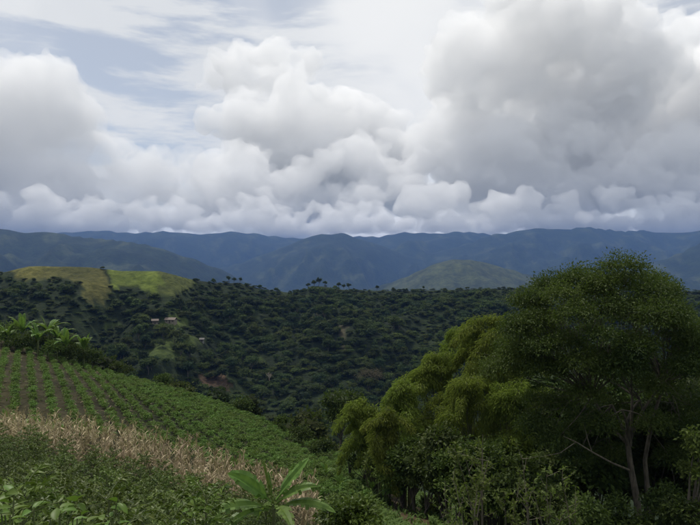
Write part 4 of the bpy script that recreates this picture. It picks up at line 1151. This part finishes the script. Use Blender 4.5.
# ------------------------------------------------------------------ broad leaved shrubs close by
def build_broad():
    r_ = np.random.default_rng(801)
    V, F = [], []
    n = 7                                     # one leaf, folded and arched, shared by all
    for i in range(n + 1):
        t = i / n; w = .26 * math.sin(math.pi * min(1, t ** .8)) ** .8 if 0 < t < 1 else .004
        z = -.28 * t * t
        V += [(t, -w, z + .10 * w / .26), (t, 0, z - .01), (t, w, z + .10 * w / .26)]
    for i in range(n):
        a = i * 3; F += [(a, a + 3, a + 4, a + 1), (a + 1, a + 4, a + 5, a + 2)]
    g = Geo(); g.add(V, F, .5); leaf = g.mesh('leaf', M['broad'], True)
    for i, (px, py, Y, nl, L) in enumerate(((6, 484, 5.6, 75, .135), (34, 494, 5.4, 75, .135), (64, 500, 5.6, 75, .13), (92, 508, 6.0, 60, .12), (-18, 478, 6.2, 60, .14), (126, 514, 6.2, 50, .12), (165, 520, 6.6, 50, .12), (18, 508, 4.8, 60, .13), (70, 518, 4.9, 50, .12))):
        top = P3(px, py, Y); b = np.array([top[0], top[1], ground(top[0], top[1])]); h = top[2] - b[2]
        r = tag(empty('broadleaf_shrub', b), 'light green shrub with large pointed leaves in front of the coffee', 'shrub', 'broad leaved shrubs in front of the coffee')
        gs = Geo()
        for k in range(5):
            e = np.array([r_.uniform(-.3, .3), r_.uniform(-.3, .3), h * r_.uniform(.8, 1)])
            pts = bez((0, 0, -.1), (e[0] * .2, e[1] * .2, h * .5), e, 8); tube(gs, pts, np.linspace(.016, .006, 8), 5)
            for j in range(nl // 5):
                q = pts[r_.integers(4, 8)] + .02 * r_.normal(size=3)
                o = obj('leaf', leaf, r); az_ = r_.uniform(0, 6.28); e_ = r_.uniform(-.3, .75)
                ax = np.array([[math.cos(az_) * math.cos(e_), math.sin(az_) * math.cos(e_), math.sin(e_)]])
                R = frames(ax, np.array([[0, 0, 1.]]) + .3 * r_.normal(size=(1, 3)))[0]
                import mathutils
                o.location = q; o.rotation_mode = 'QUATERNION'; o.rotation_quaternion = mathutils.Matrix(R.tolist()).to_quaternion()
                s = L * r_.uniform(.7, 1.25); o.scale = (s, s, s)
        obj('stem', gs.mesh('stem', M['stemg'], True), r)
build_broad()

# ------------------------------------------------------------------ small farm buildings on the far hillside
def paint(name, c, rough=.8):
    m, T, out = mat_base(name); n = T.noise(T.node('ShaderNodeTexCoord').outputs['Object'], 2.0, 4, .6)
    b = T.node('ShaderNodeBsdfPrincipled'); T.put(b.inputs['Base Color'], T.mix(n, [q * .75 for q in c], c)); b.inputs['Roughness'].default_value = rough
    T.l.new(b.outputs[0], out.inputs[0]); return m
def box(x0, x1, y0, y1, z0, z1):
    g = Geo(); g.add([(x, y, z) for z in (z0, z1) for y in (y0, y1) for x in (x0, x1)], [(0, 2, 3, 1), (4, 5, 7, 6), (0, 1, 5, 4), (2, 6, 7, 3), (0, 4, 6, 2), (1, 3, 7, 5)]); return g
def farmhouse(px, Y, w, d, h, label, rz, wallc, roofc):
    b = at(px, Y); b[2] -= .1
    r = tag(empty('farmhouse', b, rz), label, 'house', 'farm buildings on the hillside')
    mw, mr, md = paint('house_wall', wallc), paint('house_roof', roofc), paint('house_opening', (.05, .04, .035))
    obj('wall', box(-w / 2, w / 2, -d / 2, d / 2, -1.5, h).mesh('wall', mw), r)
    g = Geo(); o = .5; rh = h + .30 * d
    V = [(-w / 2 - o, -d / 2 - o, h - .1), (w / 2 + o, -d / 2 - o, h - .1), (w / 2 + o, d / 2 + o, h - .1), (-w / 2 - o, d / 2 + o, h - .1), (-w / 2 - o, 0, rh), (w / 2 + o, 0, rh)]
    V += [(x, y, z + .14) for x, y, z in V]
    g.add(V, [(0, 1, 5, 4), (2, 3, 4, 5), (6, 10, 11, 7), (8, 11, 10, 9), (0, 6, 7, 1), (2, 8, 9, 3)]); g.add(V, [(0, 4, 10), (0, 10, 6), (4, 3, 9), (4, 9, 10), (1, 7, 11), (1, 11, 5), (5, 11, 8), (5, 8, 2)])
    obj('roof', g.mesh('roof', mr), r)
    obj('door', box(-.45, .45, -d / 2 - .05, -d / 2 + .02, 0, 2.0).mesh('door', md), r)
    for x in (-w * .33, w * .33): obj('window', box(x - .5, x + .5, -d / 2 - .05, -d / 2 + .02, 1.0, 1.9).mesh('window', md), r)
farmhouse(155, hit(155, 324), 3.6, 3.2, 2.1, 'small dull farm hut beside the larger farmhouse in the hillside clearing', .3, (.17, .15, .12), (.13, .10, .08))
farmhouse(171, hit(171, 323), 6.5, 4, 2.3, 'larger dull farmhouse in a clearing on the wooded hillside', -.2, (.20, .175, .13), (.15, .115, .09))
farmhouse(202, hit(202, 342), 2.2, 2.4, 1.7, 'tiny grey roofed shed alone among the hillside trees', .1, (.2, .2, .18), (.12, .11, .10))
